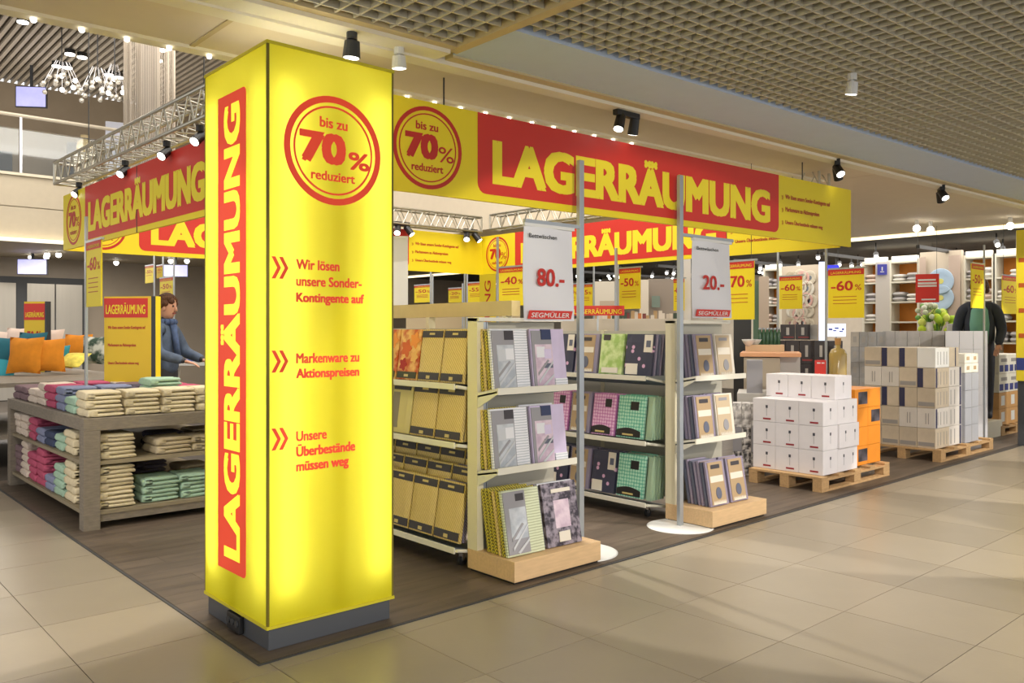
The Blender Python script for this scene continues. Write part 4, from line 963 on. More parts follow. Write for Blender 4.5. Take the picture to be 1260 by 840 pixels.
rows = [(7.79, ['mint', 'cream', 'mint', 'pink', 'lilac'], [2, 3, 5, 3, 3]), (8.13, ['lilac', 'lilac', 'lilac', 'pink', 'pink'], [4, 4, 3, 3, 3]), (8.48, ['pink', 'lilac', 'lilac', 'lilac', 'cream'], [4, 3, 3, 3, 3]),
        (8.83, ['white', 'pink', 'dark', 'dark', 'pink'], [4, 4, 3, 3, 3]), (9.18, ['white', 'pink', 'mauve', 'dark', 'pink'], [3, 3, 3, 3, 2]), (9.53, ['mauve', 'mauve', 'dark', 'mauve', 'beige'], [3, 3, 3, 2, 2]), (9.83, ['mauve', 'dark', 'mauve', 'white', 'beige'], [2, 2, 2, 2, 2])]
for j, (y, cs, ns) in enumerate(rows):
    for i, (c, n) in enumerate(zip(cs, ns)):
        tstack(c, 2.075 + i * .3, y, zt, n, 'on tabletop row %s, column %s from the walkway' % (('two', 'three', 'four', 'five', 'six', 'seven', 'eight')[j], ('one', 'two', 'three', 'four', 'five')[i]), 0, 1, .95 if j < 6 else .8)
# middle shelf
z1 = .552
tstack('cream', 2.16, 7.43, z1, 4, 'on the middle shelf by the corner leg')
for i, x in enumerate((2.62, 2.94)): tstack('beige', x, 7.45, z1, 2, 'on the middle shelf front, %s' % ('left flat pile', 'right flat pile')[i], 0, 1.1)
tstack('pink', 3.26, 7.45, z1, 2, 'on the middle shelf near the pillar')
tstack('dark', 2.72, 7.85, z1, 3, 'on the middle shelf behind the flat piles'); tstack('beige', 3.1, 7.9, z1, 3, 'deep on the middle shelf')
for k, (c, n, y) in enumerate((('cream', 4, 7.80), ('mint', 2, 8.15), ('navy', 3, 8.48), ('lilac', 3, 8.80), ('pink', 4, 9.13), ('white', 4, 9.47), ('white', 4, 9.78))):
    tstack(c, 2.07, y, z1, n if n < 5 else 4, 'on the middle shelf, walkway side, %s from the corner' % ('second', 'third', 'fourth', 'fifth', 'sixth', 'seventh', 'eighth')[k], 0, 1, .92)
z2 = .152
tstack('cream', 2.16, 7.43, z2, 6, 'on the bottom shelf by the corner leg')
for i, x in enumerate((2.52, 2.83)): tstack('mint', x, 7.45, z2, 4, 'on the bottom shelf front, %s' % ('left mint pile', 'right mint pile')[i], 0, 1.08)
tstack('lilac', 3.16, 7.45, z2, 3, 'on the bottom shelf near the pillar')
tstack('dark', 2.6, 7.95, z2, 5, 'deep on the bottom shelf, left'); tstack('beige', 3.0, 7.95, z2, 4, 'deep on the bottom shelf, right')
for k, (c, n, y) in enumerate((('cream', 6, 7.80), ('mint', 5, 8.15), ('lilac', 2, 8.48), ('pink', 6, 8.80), ('pink', 5, 9.13), ('white', 6, 9.47), ('mauve', 5, 9.78))):
    tstack(c, 2.07, y, z2, n, 'on the bottom shelf, walkway side, %s from the corner' % ('second', 'third', 'fourth', 'fifth', 'sixth', 'seventh', 'eighth')[k], 0, 1, .92)

# sale board standing on the table
q = at(157, 442, 9.2)
t = thing('sale_board', 'yellow sale board with red header standing behind the towels', 'sale sign', (q.x, q.y, 1.01), RZ + R(40))
w, h = .56, .97
MB().box(-w / 2, w / 2, 0, .03, 0, h).build('board', mat('board_yellow', s2l(232, 196, 40), .5), t)
MB().box(w / 2, w / 2 + .05, 0, .09, -.1, h).build('side_frame', M_dark, t); MB().box(w / 2 + .05, w / 2 + .058, 0, .09, -.1, h).build('edge_strip', M_yel, t)
MB().box(-w / 2, w / 2 - .04, -.003, 0, h * .76, h * .98).build('header', M_red, t)
text(t, 'LAGERRÄUMUNG', M_ytxt, (-w * .46, -.003, h * .80), BX, BZ, w * .84, h * .13, .03)
for k, (s, ww) in enumerate((('Wir lösen unsere Sonder-Kontingente auf', .8), ('Markenware zu Aktionspreisen', .6), ('Unsere Überbestände müssen weg', .66))):
    text(t, s, M_orange_txt, (-w * .42, 0, h * (.62 - .2 * k)), BX, BZ, w * ww, .045, .12)
q = at(45, 425, 12.2)
t = thing('sale_board', 'small yellow sale board with red top above the orange pillows', 'sale sign', (q.x, q.y, 1.2), RZ + R(40))
MB().box(-.2, .14, 0, .03, -.2, .83).build('board', mat('board_yellow', s2l(232, 196, 40), .5), t)
MB().box(-.2, .14, -.003, 0, .56, .80).build('header', M_red, t); MB().box(.14, .17, -.01, .08, -.2, .83).build('side_frame', M_dark, t)
text(t, 'LAGERRÄUMUNG', M_ytxt, (-.18, -.003, .60), BX, BZ, .3, .09, .03)
text(t, '70 %', M_redtxt, (-.15, 0, .2), BX, BZ, .22, .2, .03)

# ------------------------------------------------------------------ pillows behind the towel table
t = thing('pillow_table', 'dark display table heaped with pillows at the left edge', 'table', (.3, 11.0, 0))
MB().box(0, 3.4, 0, 3.3, .95, 1.0).build('tabletop', M_grywood, t)
for a in (0, 3.3):
    for b in (0, 3.2): MB().box(a, a + .1, b, b + .1, .004, .95).build('leg', M_dark, t)
MB().box(.05, 3.35, .05, 3.25, .35, .39).build('shelf', M_grywood, t)
def pillow(label, p, s, rx, rz, col, nm='pillow'):
    n = 8; vs = []; fs = []
    for sd in (-1, 1):
        for j in range(n + 1):
            for i in range(n + 1):
                u, v = i / n * 2 - 1, j / n * 2 - 1
                th = (max(0, 1 - u * u) * max(0, 1 - v * v)) ** .45
                pin = 1 - .10 * (1 - abs(u)) * abs(v) ** 3 ; pin2 = 1 - .10 * (1 - abs(v)) * abs(u) ** 3
                vs.append((u * .5 * s * pin2, sd * th * .17 * s, v * .5 * s * pin))
    N = n + 1
    for b in (0, N * N):
        for j in range(n):
            for i in range(n): a = b + j * N + i; fs.append((a, a + 1, a + N + 1, a + N))
    me = MB().add(vs, fs).mesh(col, smooth=True)
    o = put(nm, me, None, p); o.rotation_euler = (R(rx), 0, R(rz)); tag(o, label, 'pillow'); return o
CO = mat('pillow_orange', s2l(212, 132, 28), .9, var=.12, scale=9); CTe = mat('pillow_teal', s2l(34, 98, 112), .9, var=.1); CTl = mat('pillow_light_teal', s2l(60, 160, 176), .9); CY = mat('pillow_yellow', s2l(222, 206, 90), .9, var=.3, scale=12); CP = mat('pillow_pale', s2l(222, 200, 186), .9, var=.05); CG = checker('pillow_leaf', (60, 80, 66), (206, 208, 196), 9, 'noise', .9)
for lb, px, py, d, s, rx, rz, c in [('teal pillow leaning at the left picture edge', 8, 436, 11.4, .5, -14, -30, CTe), ('large mustard orange pillow above the towels', 31, 437, 11.2, .50, -10, -48, CO), ('orange pillow right of the large one, edge on', 57, 437, 11.3, .46, -8, -12, CO),
                                    ('dark teal pillow peeping over the orange ones', 38, 427, 12.0, .45, -16, -50, CTe), ('light teal pillow standing on its corner', 74, 439, 11.8, .36, -20, -80, CTl), ('far orange pillow, left of two', 77, 437, 12.8, .42, -18, -50, CO), ('far orange pillow, right of two', 95, 427, 12.8, .42, -18, -40, CO),
                                    ('yellow patterned pillow lying low', 90, 443, 11.6, .36, -60, -45, CY), ('pale rose pillow behind the teal one', 22, 419, 12.9, .42, -16, -45, CP), ('pale pillow at the far left edge', 5, 423, 12.9, .42, -16, -35, CP), ('grey leaf patterned pillow behind the sign post', 118, 431, 12.0, .42, -12, -45, CG),
                                    ('pale pillow at the far right of the heap', 63, 420, 13.0, .4, -14, -50, CP), ('light teal pillow low at the left edge', 0, 452, 11.3, .4, -30, -30, CTl)]:
    pillow(lb, at(px, py, d), s, rx, rz, c)
def dbox(name, label, cat, px0, py0, px1, py1, d, th, m, rz=None, zb=None, bev=.004, group=None):
    """solid box whose near face spans a stretch of the view at distance d and whose feet may reach down to zb"""
    c = at((px0 + px1) / 2, py1, d); w = (px1 - px0) * d / FOC; zt_ = c.z + (py1 - py0) * d / FOC; z0_ = c.z if zb is None else zb
    o = MB().box(-w / 2, w / 2, 0, th, 0, zt_ - z0_).build(name, m, None, bev, loc=(c.x, c.y, z0_), rotz=YAW - R(90) + math.atan(-((px0 + px1) / 2 - 630) / FOC) if rz is None else rz)
    return tag(o, label, cat, group)
# white bench-like display near the woman
q = at(234, 448, 13.0)
t = thing('white_display_table', 'white display table with blue book behind the woman', 'table', (q.x, q.y, 0), RZ + R(45))
MB().box(-.5, .5, 0, .6, 1.06, 1.12).build('tabletop', M_white, t)
for a in (-.5, .44): MB().box(a, a + .06, 0, .6, .004, 1.06).build('leg', M_white, t)
tag(MB().box(-.2, .25, .1, .45, 0, .03).build('blue_magazine', cm(90, 110, 170), None, loc=(q.x, q.y, 1.123), rotz=RZ + R(45)), 'blue magazine lying on the white display table', 'magazine')

# ------------------------------------------------------------------ people
def skin_body(name, pts, edges, radii, m, parent, root=0, sub=2):
    me = bpy.data.meshes.new(name); me.from_pydata([tuple(p) for p in pts], edges, [])
    o = bpy.data.objects.new(name, me); COL.objects.link(o); me.materials.append(m)
    o.modifiers.new('s', 'SKIN'); sv = me.skin_vertices[0].data
    for i, r in enumerate(radii): sv[i].radius = (r, r) if not isinstance(r, tuple) else r
    sv[root].use_root = True
    b = o.modifiers.new('b', 'SUBSURF'); b.levels = sub; b.render_levels = sub
    bpy.context.view_layer.update()
    me2 = bpy.data.meshes.new_from_object(o.evaluated_get(bpy.context.evaluated_depsgraph_get()))
    bpy.data.objects.remove(o)
    me2.polygons.foreach_set('use_smooth', [True] * len(me2.polygons))
    return put(name, me2, parent)
M_skin = mat('skin', s2l(206, 156, 130), .55); M_hair = mat('brown_hair', s2l(88, 56, 36), .7, var=.4, scale=30, bump=1, bscale=60)
def person(label, loc, rz, H, jacket, inner, trousers, pose):
    t = thing('person', label, 'person', loc, rz)         # faces local -Y
    k = H / 1.75
    V = lambda x, y, z: Vector((x, y, z)) * k
    # body: one continuous clothed-skin figure
    P = [V(0, 0, .95), V(0, .01, 1.12), V(0, .01, 1.32), V(0, .02, 1.44), V(0, .0, 1.50), V(0, -.015, 1.56)]
    r = [(.165 * k, .12 * k), (.15 * k, .11 * k), (.17 * k, .115 * k), (.12 * k, .09 * k), .055 * k, .05 * k]
    E_ = [(0, 1), (1, 2), (2, 3), (3, 4), (4, 5)]
    for s in (-1, 1):
        b = len(P); P += [V(.10 * s, 0, .86), V(.11 * s, -.01, .50), V(.11 * s, .02, .10), V(.11 * s, -.11, .04)]
        r += [.088 * k, .060 * k, .042 * k, .036 * k]; E_ += [(0, b), (b, b + 1), (b + 1, b + 2), (b + 2, b + 3)]
    hands = []
    for s in (-1, 1):
        b = len(P); el, wr = pose[0 if s < 0 else 1]
        P += [V(.19 * s, .01, 1.39), V(*el), V(*wr)]; r += [.062 * k, .048 * k, .034 * k]; E_ += [(3, b), (b, b + 1), (b + 1, b + 2)]
        hands.append((V(*el), V(*wr), s))
    skin_body('body', P, E_, r, trousers, t)
    # jacket over the torso and arms
    P2 = [V(0, 0, .90), V(0, .01, 1.10), V(0, .01, 1.32), V(0, .02, 1.45)]
    r2 = [(.20 * k, .15 * k), (.185 * k, .14 * k), (.195 * k, .14 * k), (.12 * k, .10 * k)]; E2 = [(0, 1), (1, 2), (2, 3)]
    for el, wr, s in hands:
        b = len(P2); P2 += [V(.19 * s, .01, 1.39), el, el.lerp(wr, .92)]; r2 += [.08 * k, .066 * k, .05 * k]; E2 += [(3, b), (b, b + 1), (b + 1, b + 2)]
    skin_body('jacket', P2, E2, r2, jacket, t)
    if inner: MB().lathe([(.10 * k, -.30 * k), (.115 * k, -.05 * k), (.10 * k, .12 * k), (.05 * k, .2 * k)], tuple(V(0, -.07, 1.26)), 16, Matrix.Diagonal((1, .95, 1))).build('shirt', inner, t, smooth=True)
    # head with features
    c = V(0, -.03, 1.645)
    h = MB().lathe([(.02 * k, -.125 * k), (.045 * k, -.115 * k), (.062 * k, -.08 * k), (.074 * k, -.03 * k), (.08 * k, .03 * k), (.074 * k, .08 * k), (.045 * k, .115 * k), (.01 * k, .125 * k)], tuple(c), 16, Matrix.Diagonal((.92, 1.18, 1))).build('head', M_skin, t, smooth=True)
    MB().lathe([(.02 * k, -.03 * k), (.014 * k, 0), (.004 * k, .035 * k)], tuple(c + V(0, -.094, -.01)), 8).build('nose', M_skin, h, smooth=True)
    MB().box(c.x - .026 * k, c.x + .026 * k, c.y - .088 * k, c.y - .07 * k, c.z - .065 * k, c.z - .055 * k).build('mouth', cm(150, 70, 66), h)
    for s in (-1, 1):
        MB().ball(tuple(c + V(.03 * s, -.08, .015)), .012 * k, 8).build('eye', cm(40, 34, 30, .3), h, smooth=True)
        MB().ball(tuple(c + V(.075 * s, 0, -.01)), .028 * k, 8, (.4, .8, 1)).build('ear', M_skin, h, smooth=True)
    hr = MB(); rr = random.Random(5)
    for i in range(110):
        a = rr.uniform(0, 6.283); e = rr.uniform(-.25, 1.55)
        d_ = Vector((math.cos(a) * math.cos(e), math.sin(a) * math.cos(e), math.sin(e)))
        if d_.y < -.45 and d_.z < .25: continue
        hr.ball(tuple(c + Vector((d_.x * .08, d_.y * .094 + .008, d_.z * .118 + .01)) * k), .036 * k, 7)
    hr.build('hair', M_hair, t, smooth=True)
    # hands: palm, four fingers, thumb
    for el, wr, s in hands:
        d_ = (wr - el).normalized(); side = d_.cross(Vector((0, 0, 1))).normalized()
        Pp = [wr - d_ * .02 * k, wr + d_ * .05 * k]; rp = [(.028 * k, .02 * k), (.036 * k, .016 * k)]; Ee = [(0, 1)]
        for f in range(4):
            b = len(Pp); o_ = side * (.024 - .016 * f) * k; ln = (.06, .072, .07, .052)[f] * k; dn = Vector((0, 0, -.35))
            Pp += [wr + d_ * .08 * k + o_, wr + d_ * (.08 * k + ln * .5) + o_ + dn * ln * .4, wr + d_ * (.08 * k + ln * .85) + o_ + dn * ln * 1.1]
            rp += [.0095 * k, .0085 * k, .0075 * k]; Ee += [(1, b), (b, b + 1), (b + 1, b + 2)]
        b = len(Pp); Pp += [wr + d_ * .03 * k - side * s * .035 * k, wr + d_ * .075 * k - side * s * .055 * k]; rp += [.012 * k, .009 * k]; Ee += [(0, b), (b, b + 1)]
        skin_body('hand', Pp, Ee, rp, M_skin, t, 0, 1)
    return t
JB = mat('jacket_blue_grey', s2l(84, 98, 120), .8, var=.2, scale=14, bump=.4, bscale=40)
q = at(203, 445, 10.2)
w1 = person('woman with short brown hair in a blue grey jacket and scarf behind the towels', (q.x, q.y, .004), R(-41.8 + 90 - 8), 2.0, JB, None, cm(50, 52, 60), [((-.27, -.08, 1.16), (-.18, -.34, 1.08)), ((.27, -.08, 1.16), (.16, -.36, 1.08))])
k = 2.0 / 1.75
sc = MB()
for i in range(14): 
    a = 6.283 * i / 14; b = 6.283 * (i + 1) / 14
    sc.tube((.09 * k * math.cos(a), (-.01 + .085 * math.sin(a)) * k, 1.49 * k), (.09 * k * math.cos(b), (-.01 + .085 * math.sin(b)) * k, 1.49 * k), .036 * k, 8)
sc.tube((-.04 * k, -.12 * k, 1.46 * k), (-.05 * k, -.18 * k, 1.12 * k), .034 * k, 8).build('scarf', mat('scarf_blue', s2l(74, 92, 128), .9, var=.3, scale=20), w1, smooth=True)
q = at(1205, 440, 12.7); tag(MB().box(-.3, .3, -.22, .22, .004, .25).build('podium', M_cream, None, .004, loc=(q.x, q.y, 0)), 'low cream podium under the person in the mint shirt', 'podium')
person('person in a dark jacket over a mint green shirt behind the white cartons', (q.x, q.y, .252), YAW - R(90) - R(28), 2.1, mat('jacket_dark', s2l(52, 58, 70), .8, var=.15, scale=9), mat('shirt_mint', s2l(120, 176, 156), .8), cm(46, 48, 58), [((-.25, .02, 1.14), (-.20, -.14, .94)), ((.25, .02, 1.14), (.20, -.14, .94))])

# ------------------------------------------------------------------ pallets
def pallet(label, x, y, w=1.2, d=.8, rot=0):
    t = thing('pallet', label, 'pallet', (x, y, .005), rot)
    # length along local x: deck boards across
    for i in range(5):
        a = i * (w - .12) / 4; MB().box(a, a + .12, 0, d, .126, .148).build('deck_board', M_pallet, t, .002)
    for j in range(3):
        b = j * (d - .10) / 2; MB().box(0, w, b, b + .10, .104, .125).build('stringer', M_pallet, t, .002)
        MB().box(0, w, b, b + .10, .0, .022).build('bottom_board', M_pallet, t, .002)
        for i in range(3):
            a = i * (w - .145) / 2; MB().box(a, a + .145, b, b + .10, .023, .103).build('block', M_pallet, t, .003)
    return t
pallet('wooden pallet carrying the white wine glass cartons nearest the walkway', 7.76, 4.10, 1.5, .82, -.00)
pallet('wooden pallet carrying grey cutlery cartons in the middle of the row', 10.62, 4.08, 1.75, .95)
pallet('wooden pallet with brown cartons at the right edge', 14.0, 4.5, 1.4, .9)
WC = mat('white_carton', s2l(226, 222, 224), .5, var=.03); REDB = cm(150, 40, 52); DG = cm(70, 70, 80)
def carton(label, x, y, z, sx, sy, sz, m, prints=(), group=None, rz=0, name='carton', cat='carton', seam=True):
    """prints: (face, u0,u1,v0,v1, material, name) with face 'L' (towards -X) or 'F' (towards -Y); fractions of the face"""
    t = thing(name, label, cat, (x, y, z), rz, group)
    MB().box(0, sx, 0, sy, 0, sz).build('box', m, t, .004)
    for f, u0, u1, v0, v1, mm, nm in prints:
        if f == 'L': MB().box(-.002, .002, sy * (1 - u1), sy * (1 - u0), sz * v0, sz * v1).build(nm, mm, t)
        else: MB().box(sx * u0, sx * u1, -.002, .002, sz * v0, sz * v1).build(nm, mm, t)
    return t
SPN_ = cm(170, 168, 172)
def glassprint(f, u0, w_, red=True):
    c = u0 + w_ / 2
    L = [(f, c - w_ * .07, c + w_ * .07, .60, .72, DG, 'glass_print'), (f, c - w_ * .012, c + w_ * .012, .26, .60, SPN_, 'stem_print')]
    if red: L.append((f, c - w_ * .25, c + w_ * .28, .10, .17, REDB, 'red_bar'))
    return L
RW = ['bottom', 'second', 'third', 'top']; CN = ['far left', 'middle', 'near corner']
X0, Y0 = 7.86, 4.14
sy, sz, sx1, sx2 = .262, .243, .30, .46
for r_ in range(3):
    for c in range(3):
        y = Y0 + (2 - c) * (sy + .003)
        carton('white wine glass carton, %s column of the left face, %s row' % (CN[c], RW[r_]), X0, y, .155 + r_ * (sz + .002), sx1, sy, sz, WC, glassprint('L', .3, .65) + (glassprint('F', .2, .6, False) if c == 2 else []))
    carton('white carton on the walkway side behind the corner, %s row' % RW[r_], X0 + sx1 + .004, Y0 - (.02 if r_ == 1 else 0), .155 + r_ * (sz + .002), .42, sy, sz, WC, glassprint('F', .1, .4, False) + glassprint('F', .6, .35, False))
    carton('white carton inside the pile, %s row' % RW[r_], X0 + sx1 + .004, Y0 + sy + .005, .155 + r_ * (sz + .002), .42, sy * 2, sz, WC)
for c in range(3):
    y = Y0 + .05 + (2 - c) * (sy + .003)
    carton('white carton on top of the pile with red bar, %s' % CN[c], X0 + .34, y, .155 + 3 * (sz + .002), .36, sy, sz, WC, glassprint('L', .3, .6) + (glassprint('F', .3, .4, False) if c == 2 else []))
OR = mat('orange_carton', s2l(226, 140, 34), .5, var=.04); DKP = checker('dark_photo', (40, 38, 44), (96, 90, 98), 5, 'noise')
for r_ in range(4):
    for c in range(2):
        carton('orange carton beside the white pile, %s row, %s column' % (RW[r_], ('near', 'far')[c]), 8.66 + c * .30, 4.2, .155 + r_ * .205, .295, .6, .203, OR,
               [('F', .25, .95, .2, .85, DKP, 'photo_print')] if (r_ + c) % 3 == 0 else [])
# cutlery cartons, 5 rows
GC = mat('grey_carton', s2l(212, 206, 198), .5, var=.05, rnd=.06); GC2 = mat('brown_photo_carton', s2l(196, 182, 160), .5, var=.1, rnd=.06); NB = cm(44, 46, 78); SPN = cm(150, 146, 142)
X0, Y0 = 10.66, 4.16
rr = random.Random(11); RW5 = ['bottom', 'second', 'third', 'fourth', 'top']
navy_at = {(2, 1): 1, (2, 2): 1, (3, 3): 1, (4, 1): 1, (4, 2): 1}
pat = [['b', 'b', 'b', 'b'], ['b', 'b', 'g', 'g'], ['b', 'n', 'n', 'b'], ['g', 'g', 'b', 'n'], ['b', 'n', 'n', 'w']]
for r_ in range(5):
    for c in range(4):
        y = Y0 + (3 - c) * .222 ; kx = pat[r_][c]
        m = {'b': GC2, 'g': GC, 'n': GC2, 'w': M_white}[kx]
        pr = {'n': [('L', .02, .33, .02, .98, NB, 'blue_stripe')], 'g': [('L', .46, .50, .2, .75, SPN, 'cutlery_print'), ('L', .60, .64, .2, .75, SPN, 'cutlery_print')], 'b': [('L', .06, .94, .1, .3, SPN, 'photo_print')], 'w': []}[kx]
        pr = list(pr)
        if c == 3: pr += [('F', u, u + .03, .15, .8, SPN, 'cutlery_print') for u in (.15, .35, .6, .8)]
        if c == 3 and r_ in (1, 3): pr += [('F', .02, .12, .02, .98, NB, 'blue_stripe')]
        carton('cutlery carton on the grey pile, %s row, %s from the far end' % (RW5[r_], ('first', 'second', 'third', 'last')[c]), X0, y, .155 + r_ * .248, .42, .219, .245, m, pr)
    if r_ < 4:
        carton('grey carton on the walkway side of the cutlery pile, %s row' % RW5[r_], X0 + .424, Y0, .155 + r_ * .248, .40, .5, .245, GC, [('F', .1, .15, .1, .85, SPN, 'cutlery_print'), ('F', .4, .45, .1, .85, SPN, 'cutlery_print'), ('F', .82, .95, .02, .98, NB, 'blue_stripe')])
        if r_ < 4: carton('blue grey carton at the right end of the cutlery pallet, %s row' % RW5[r_], X0 + .86, Y0 - .03, .155 + r_ * .225, .46, .5, .222, mat('blue_grey_carton', s2l(168, 170, 176), .5, var=.04, rnd=.05), [('F', .48, .50, .03, .97, SPN, 'seam_print')])
    else: carton('grey top carton on the walkway side of the cutlery pile', X0 + .424, Y0, .155 + r_ * .248, .30, .5, .245, GC2, [('F', .6, .7, .02, .98, NB, 'blue_stripe')])
# third pallet
BC = mat('brown_carton', s2l(198, 152, 96), .6, var=.06, rnd=.04); WB = mat('white_blue_carton', s2l(226, 222, 208), .5, var=.05); BL = cm(52, 62, 128)
for r_ in range(4):
    for c in range(3):
        carton(('brown carton' if r_ < 2 else 'white carton with blue squares') + ' on the right edge pallet, %s row, %s' % (RW[r_], ('first', 'second', 'third')[c]), 14.04 + c * .44, 4.55, .155 + (.25 * r_ if r_ < 2 else .5 + .29 * (r_ - 2)), .435, .8, .247 if r_ < 2 else .287, BC if r_ < 2 else WB,
               [('F', .2, .55, .2, .8, M_white, 'label'), ] if r_ < 2 else [('F', .05, .42, .1, .45, BL, 'blue_print'), ('F', .55, .92, .1, .45, BL, 'blue_print'), ('F', .2, .8, .62, .8, SPN, 'print_mark')])
# ------------------------------------------------------------------ goods behind the pallets
def pile(name, labf, cat, px0, py0, px1, py1, d, nx, nz, th, mats, zb=0, rz=None, prints=None, gap=.004):
    c = at((px0 + px1) / 2, (py0 + py1) / 2, d); w = (px1 - px0) * d / FOC; zt_ = EYE - (py0 - HOR) / FOC * d; z0_ = max(zb, EYE - (py1 - HOR) / FOC * d) if zb == 0 else zb
    h = zt_ - z0_; ang = YAW - R(90) + math.atan(-((px0 + px1) / 2 - 630) / FOC) if rz is None else rz
    Mx = Matrix.Translation((c.x, c.y, z0_)) @ Matrix.Rotation(ang, 4, 'Z')
    bw, bh = w / nx, h / nz
    for j in range(nz):
        for i in range(nx):
            m = mats[(i * 3 + j * 5 + (i * j) % 2) % len(mats)]
            t = thing(name, labf(i, j), cat, (0, 0, 0)); t.matrix_world = Mx @ Matrix.Translation((-w / 2 + i * bw, 0, j * bh))
            MB().box(gap / 2, bw - gap / 2, 0, th, 0.001, bh - .001).build('box', m, t, .003)
            for u0, u1, v0, v1, mm, nm in (prints or []): MB().box(bw * u0, bw * u1, -.002, .002, bh * v0, bh * v1).build(nm, mm, t)
O1 = ['first', 'second', 'third', 'fourth', 'fifth', 'sixth', 'seventh', 'eighth']
BK = mat('black_carton', s2l(48, 42, 44), .4, var=.3, scale=14); SN = cm(190, 186, 182); RS = cm(150, 60, 60)
dbox('display_plinth', 'grey display plinth carrying the black glass cartons', 'plinth', 950, 478, 1038, 560, 11.3, .6, M_cream, zb=.004)
pile('black_carton', lambda i, j: 'black glass carton, %s column, %s row of the lower block' % (O1[i], O1[j]), 'carton', 951, 419, 1034, 464, 11.2, 5, 2, .5, [BK], zb=.85, prints=[(.4, .6, .3, .8, SN, 'glass_print'), (.2, .9, .12, .2, RS, 'red_stripe')])
pile('black_carton', lambda i, j: 'black glass carton on the upper step, %s column' % O1[i], 'carton', 961, 399, 996, 418, 11.5, 2, 1, .4, [BK], zb=1.48, prints=[(.4, .6, .3, .8, SN, 'glass_print'), (.2, .9, .12, .2, RS, 'red_stripe')])
pile('glass_carton', lambda i, j: 'pale glass carton beside the upper black ones', 'carton', 997, 399, 1006, 418, 11.5, 1, 1, .4, [SN], zb=1.48)
q = at(1031, 447, 10.4)
t = thing('amber_bottle', 'big amber glass bottle with cork beside the black cartons', 'bottle', (q.x, q.y, .85))
MB().lathe([(.10, 0), (.105, .02), (.105, .46), (.08, .52), (.03, .54), (.03, .58)], n=18).build('body', mat('amber_glass', s2l(190, 164, 96), .15, spec=.7), t, smooth=True)
MB().tube((0, 0, .58), (0, 0, .66), .035, 12, .04).build('cork', mat('cork', s2l(196, 150, 90), .8), t)
dbox('display_plinth', 'plinth below the amber bottle', 'plinth', 1020, 470, 1042, 560, 10.3, .3, M_cream, zb=.004)
o = bpy.data.objects[-1]
# white wine tables, cabinets with peach tops
dbox('white_cabinet', 'white cabinet with peach coloured top behind the carton pallet', 'cabinet', 960, 437, 984, 560, 10.6, .5, M_white, zb=.004)
dbox('beige_cabinet', 'beige cabinet with peach top beside the far end shelf', 'cabinet', 916, 440, 959, 560, 10.3, .55, cm(186, 174, 154), zb=.004)
dbox('peach_top', 'peach coloured counter top over the two cabinets', 'counter top', 912, 434, 984, 439, 10.25, .9, cm(236, 176, 130))
dbox('grey_gift_box', 'grey gift box with white lettering before the beige cabinet', 'box', 919, 443, 938, 484, 9.6, .25, GREY)
dbox('goods_table', 'white goods table under the grey gift box', 'table', 908, 484, 965, 570, 9.55, .7, mat('goods_table', s2l(200, 196, 190), .6, var=.1, scale=4), zb=.004)
pile('glass_gift_box', lambda i, j: 'patterned glass gift box, %s column, %s row, beside the far end shelf' % (O1[i], O1[j]), 'box', 902, 496, 935, 575, 9.2, 3, 3, .2, [checker('gift_1', (60, 58, 60), (220, 214, 208), 20, 'noise'), checker('gift_2', (150, 146, 142), (230, 226, 222), 16, 'noise'), GREY], zb=.005)
for k in range(6):
    q = at(935 + k * 4.6, 424, 11.0)
    t = thing('green_jar', 'dark green glass jar, %s of the row on the peach table' % O1[k], 'jar', (q.x, q.y, 1.40))
    MB().lathe([(.022, 0), (.026, .01), (.026, .17), (.018, .2), (.018, .22)], n=12).build('body', mat('green_glass', s2l(60, 96, 70), .15), t, smooth=True)
    MB().tube((0, 0, .22), (0, 0, .24), .02, 10).build('lid', M_steel, t)
dbox('jar_tray', 'pale tray table carrying the green jars', 'table', 918, 424, 964, 433, 10.88, .3, cm(222, 196, 160), zb=.004)
for k, (px, py, dd) in enumerate(((924, 412, 11.08), (929, 416, 11.02), (921, 420, 10.96))):
    q = at(px, py, dd); t = thing('white_bowl', 'white bowl beside the green jars, %s' % O1[k], 'bowl', (q.x, q.y, 1.40))
    MB().lathe([(.03, 0), (.07, .05), (.09, .09), (.085, .09), (.06, .05)], n=16).build('bowl', M_white, t, smooth=True)
# grey and white piles right of it
SG = mat('silver_carton', s2l(186, 186, 188), .45, var=.12, scale=10, rnd=.08)
pile('silver_carton', lambda i, j: 'silver grey glass carton, %s column, %s row, behind the cutlery pallet' % (O1[i], O1[j]), 'carton', 1048, 408, 1088, 545, 12.4, 4, 7, .5, [SG, SG, GC, SG], prints=[(.3, .7, .3, .7, SN, 'print_mark')])
pile('silver_carton', lambda i, j: 'grey photo carton, %s column of the long row above the cutlery pile' % O1[i], 'carton', 1090, 407, 1173, 432, 12.6, 6, 1, .5, [mat('grey_photo_carton', s2l(176, 172, 168), .5, var=.15, scale=8, rnd=.05)], zb=1.28)
dbox('display_plinth', 'grey plinth under the long grey carton row', 'plinth', 1088, 433, 1172, 540, 12.6, .5, GC, zb=.004)
pile('white_carton', lambda i, j: 'bright white carton, %s column, %s row, in front of the green shirt' % (O1[i], O1[j]), 'carton', 1166, 407, 1212, 560, 12.1, 3, 6, .2, [mat('bright_white_carton', s2l(236, 236, 240), .5)])
dbox('white_gift_box', 'white box with lid standing on the grey carton row', 'box', 1166, 398, 1185, 407, 12.9, .2, M_white)
for k, px in enumerate((1193, 1202)):
    pass
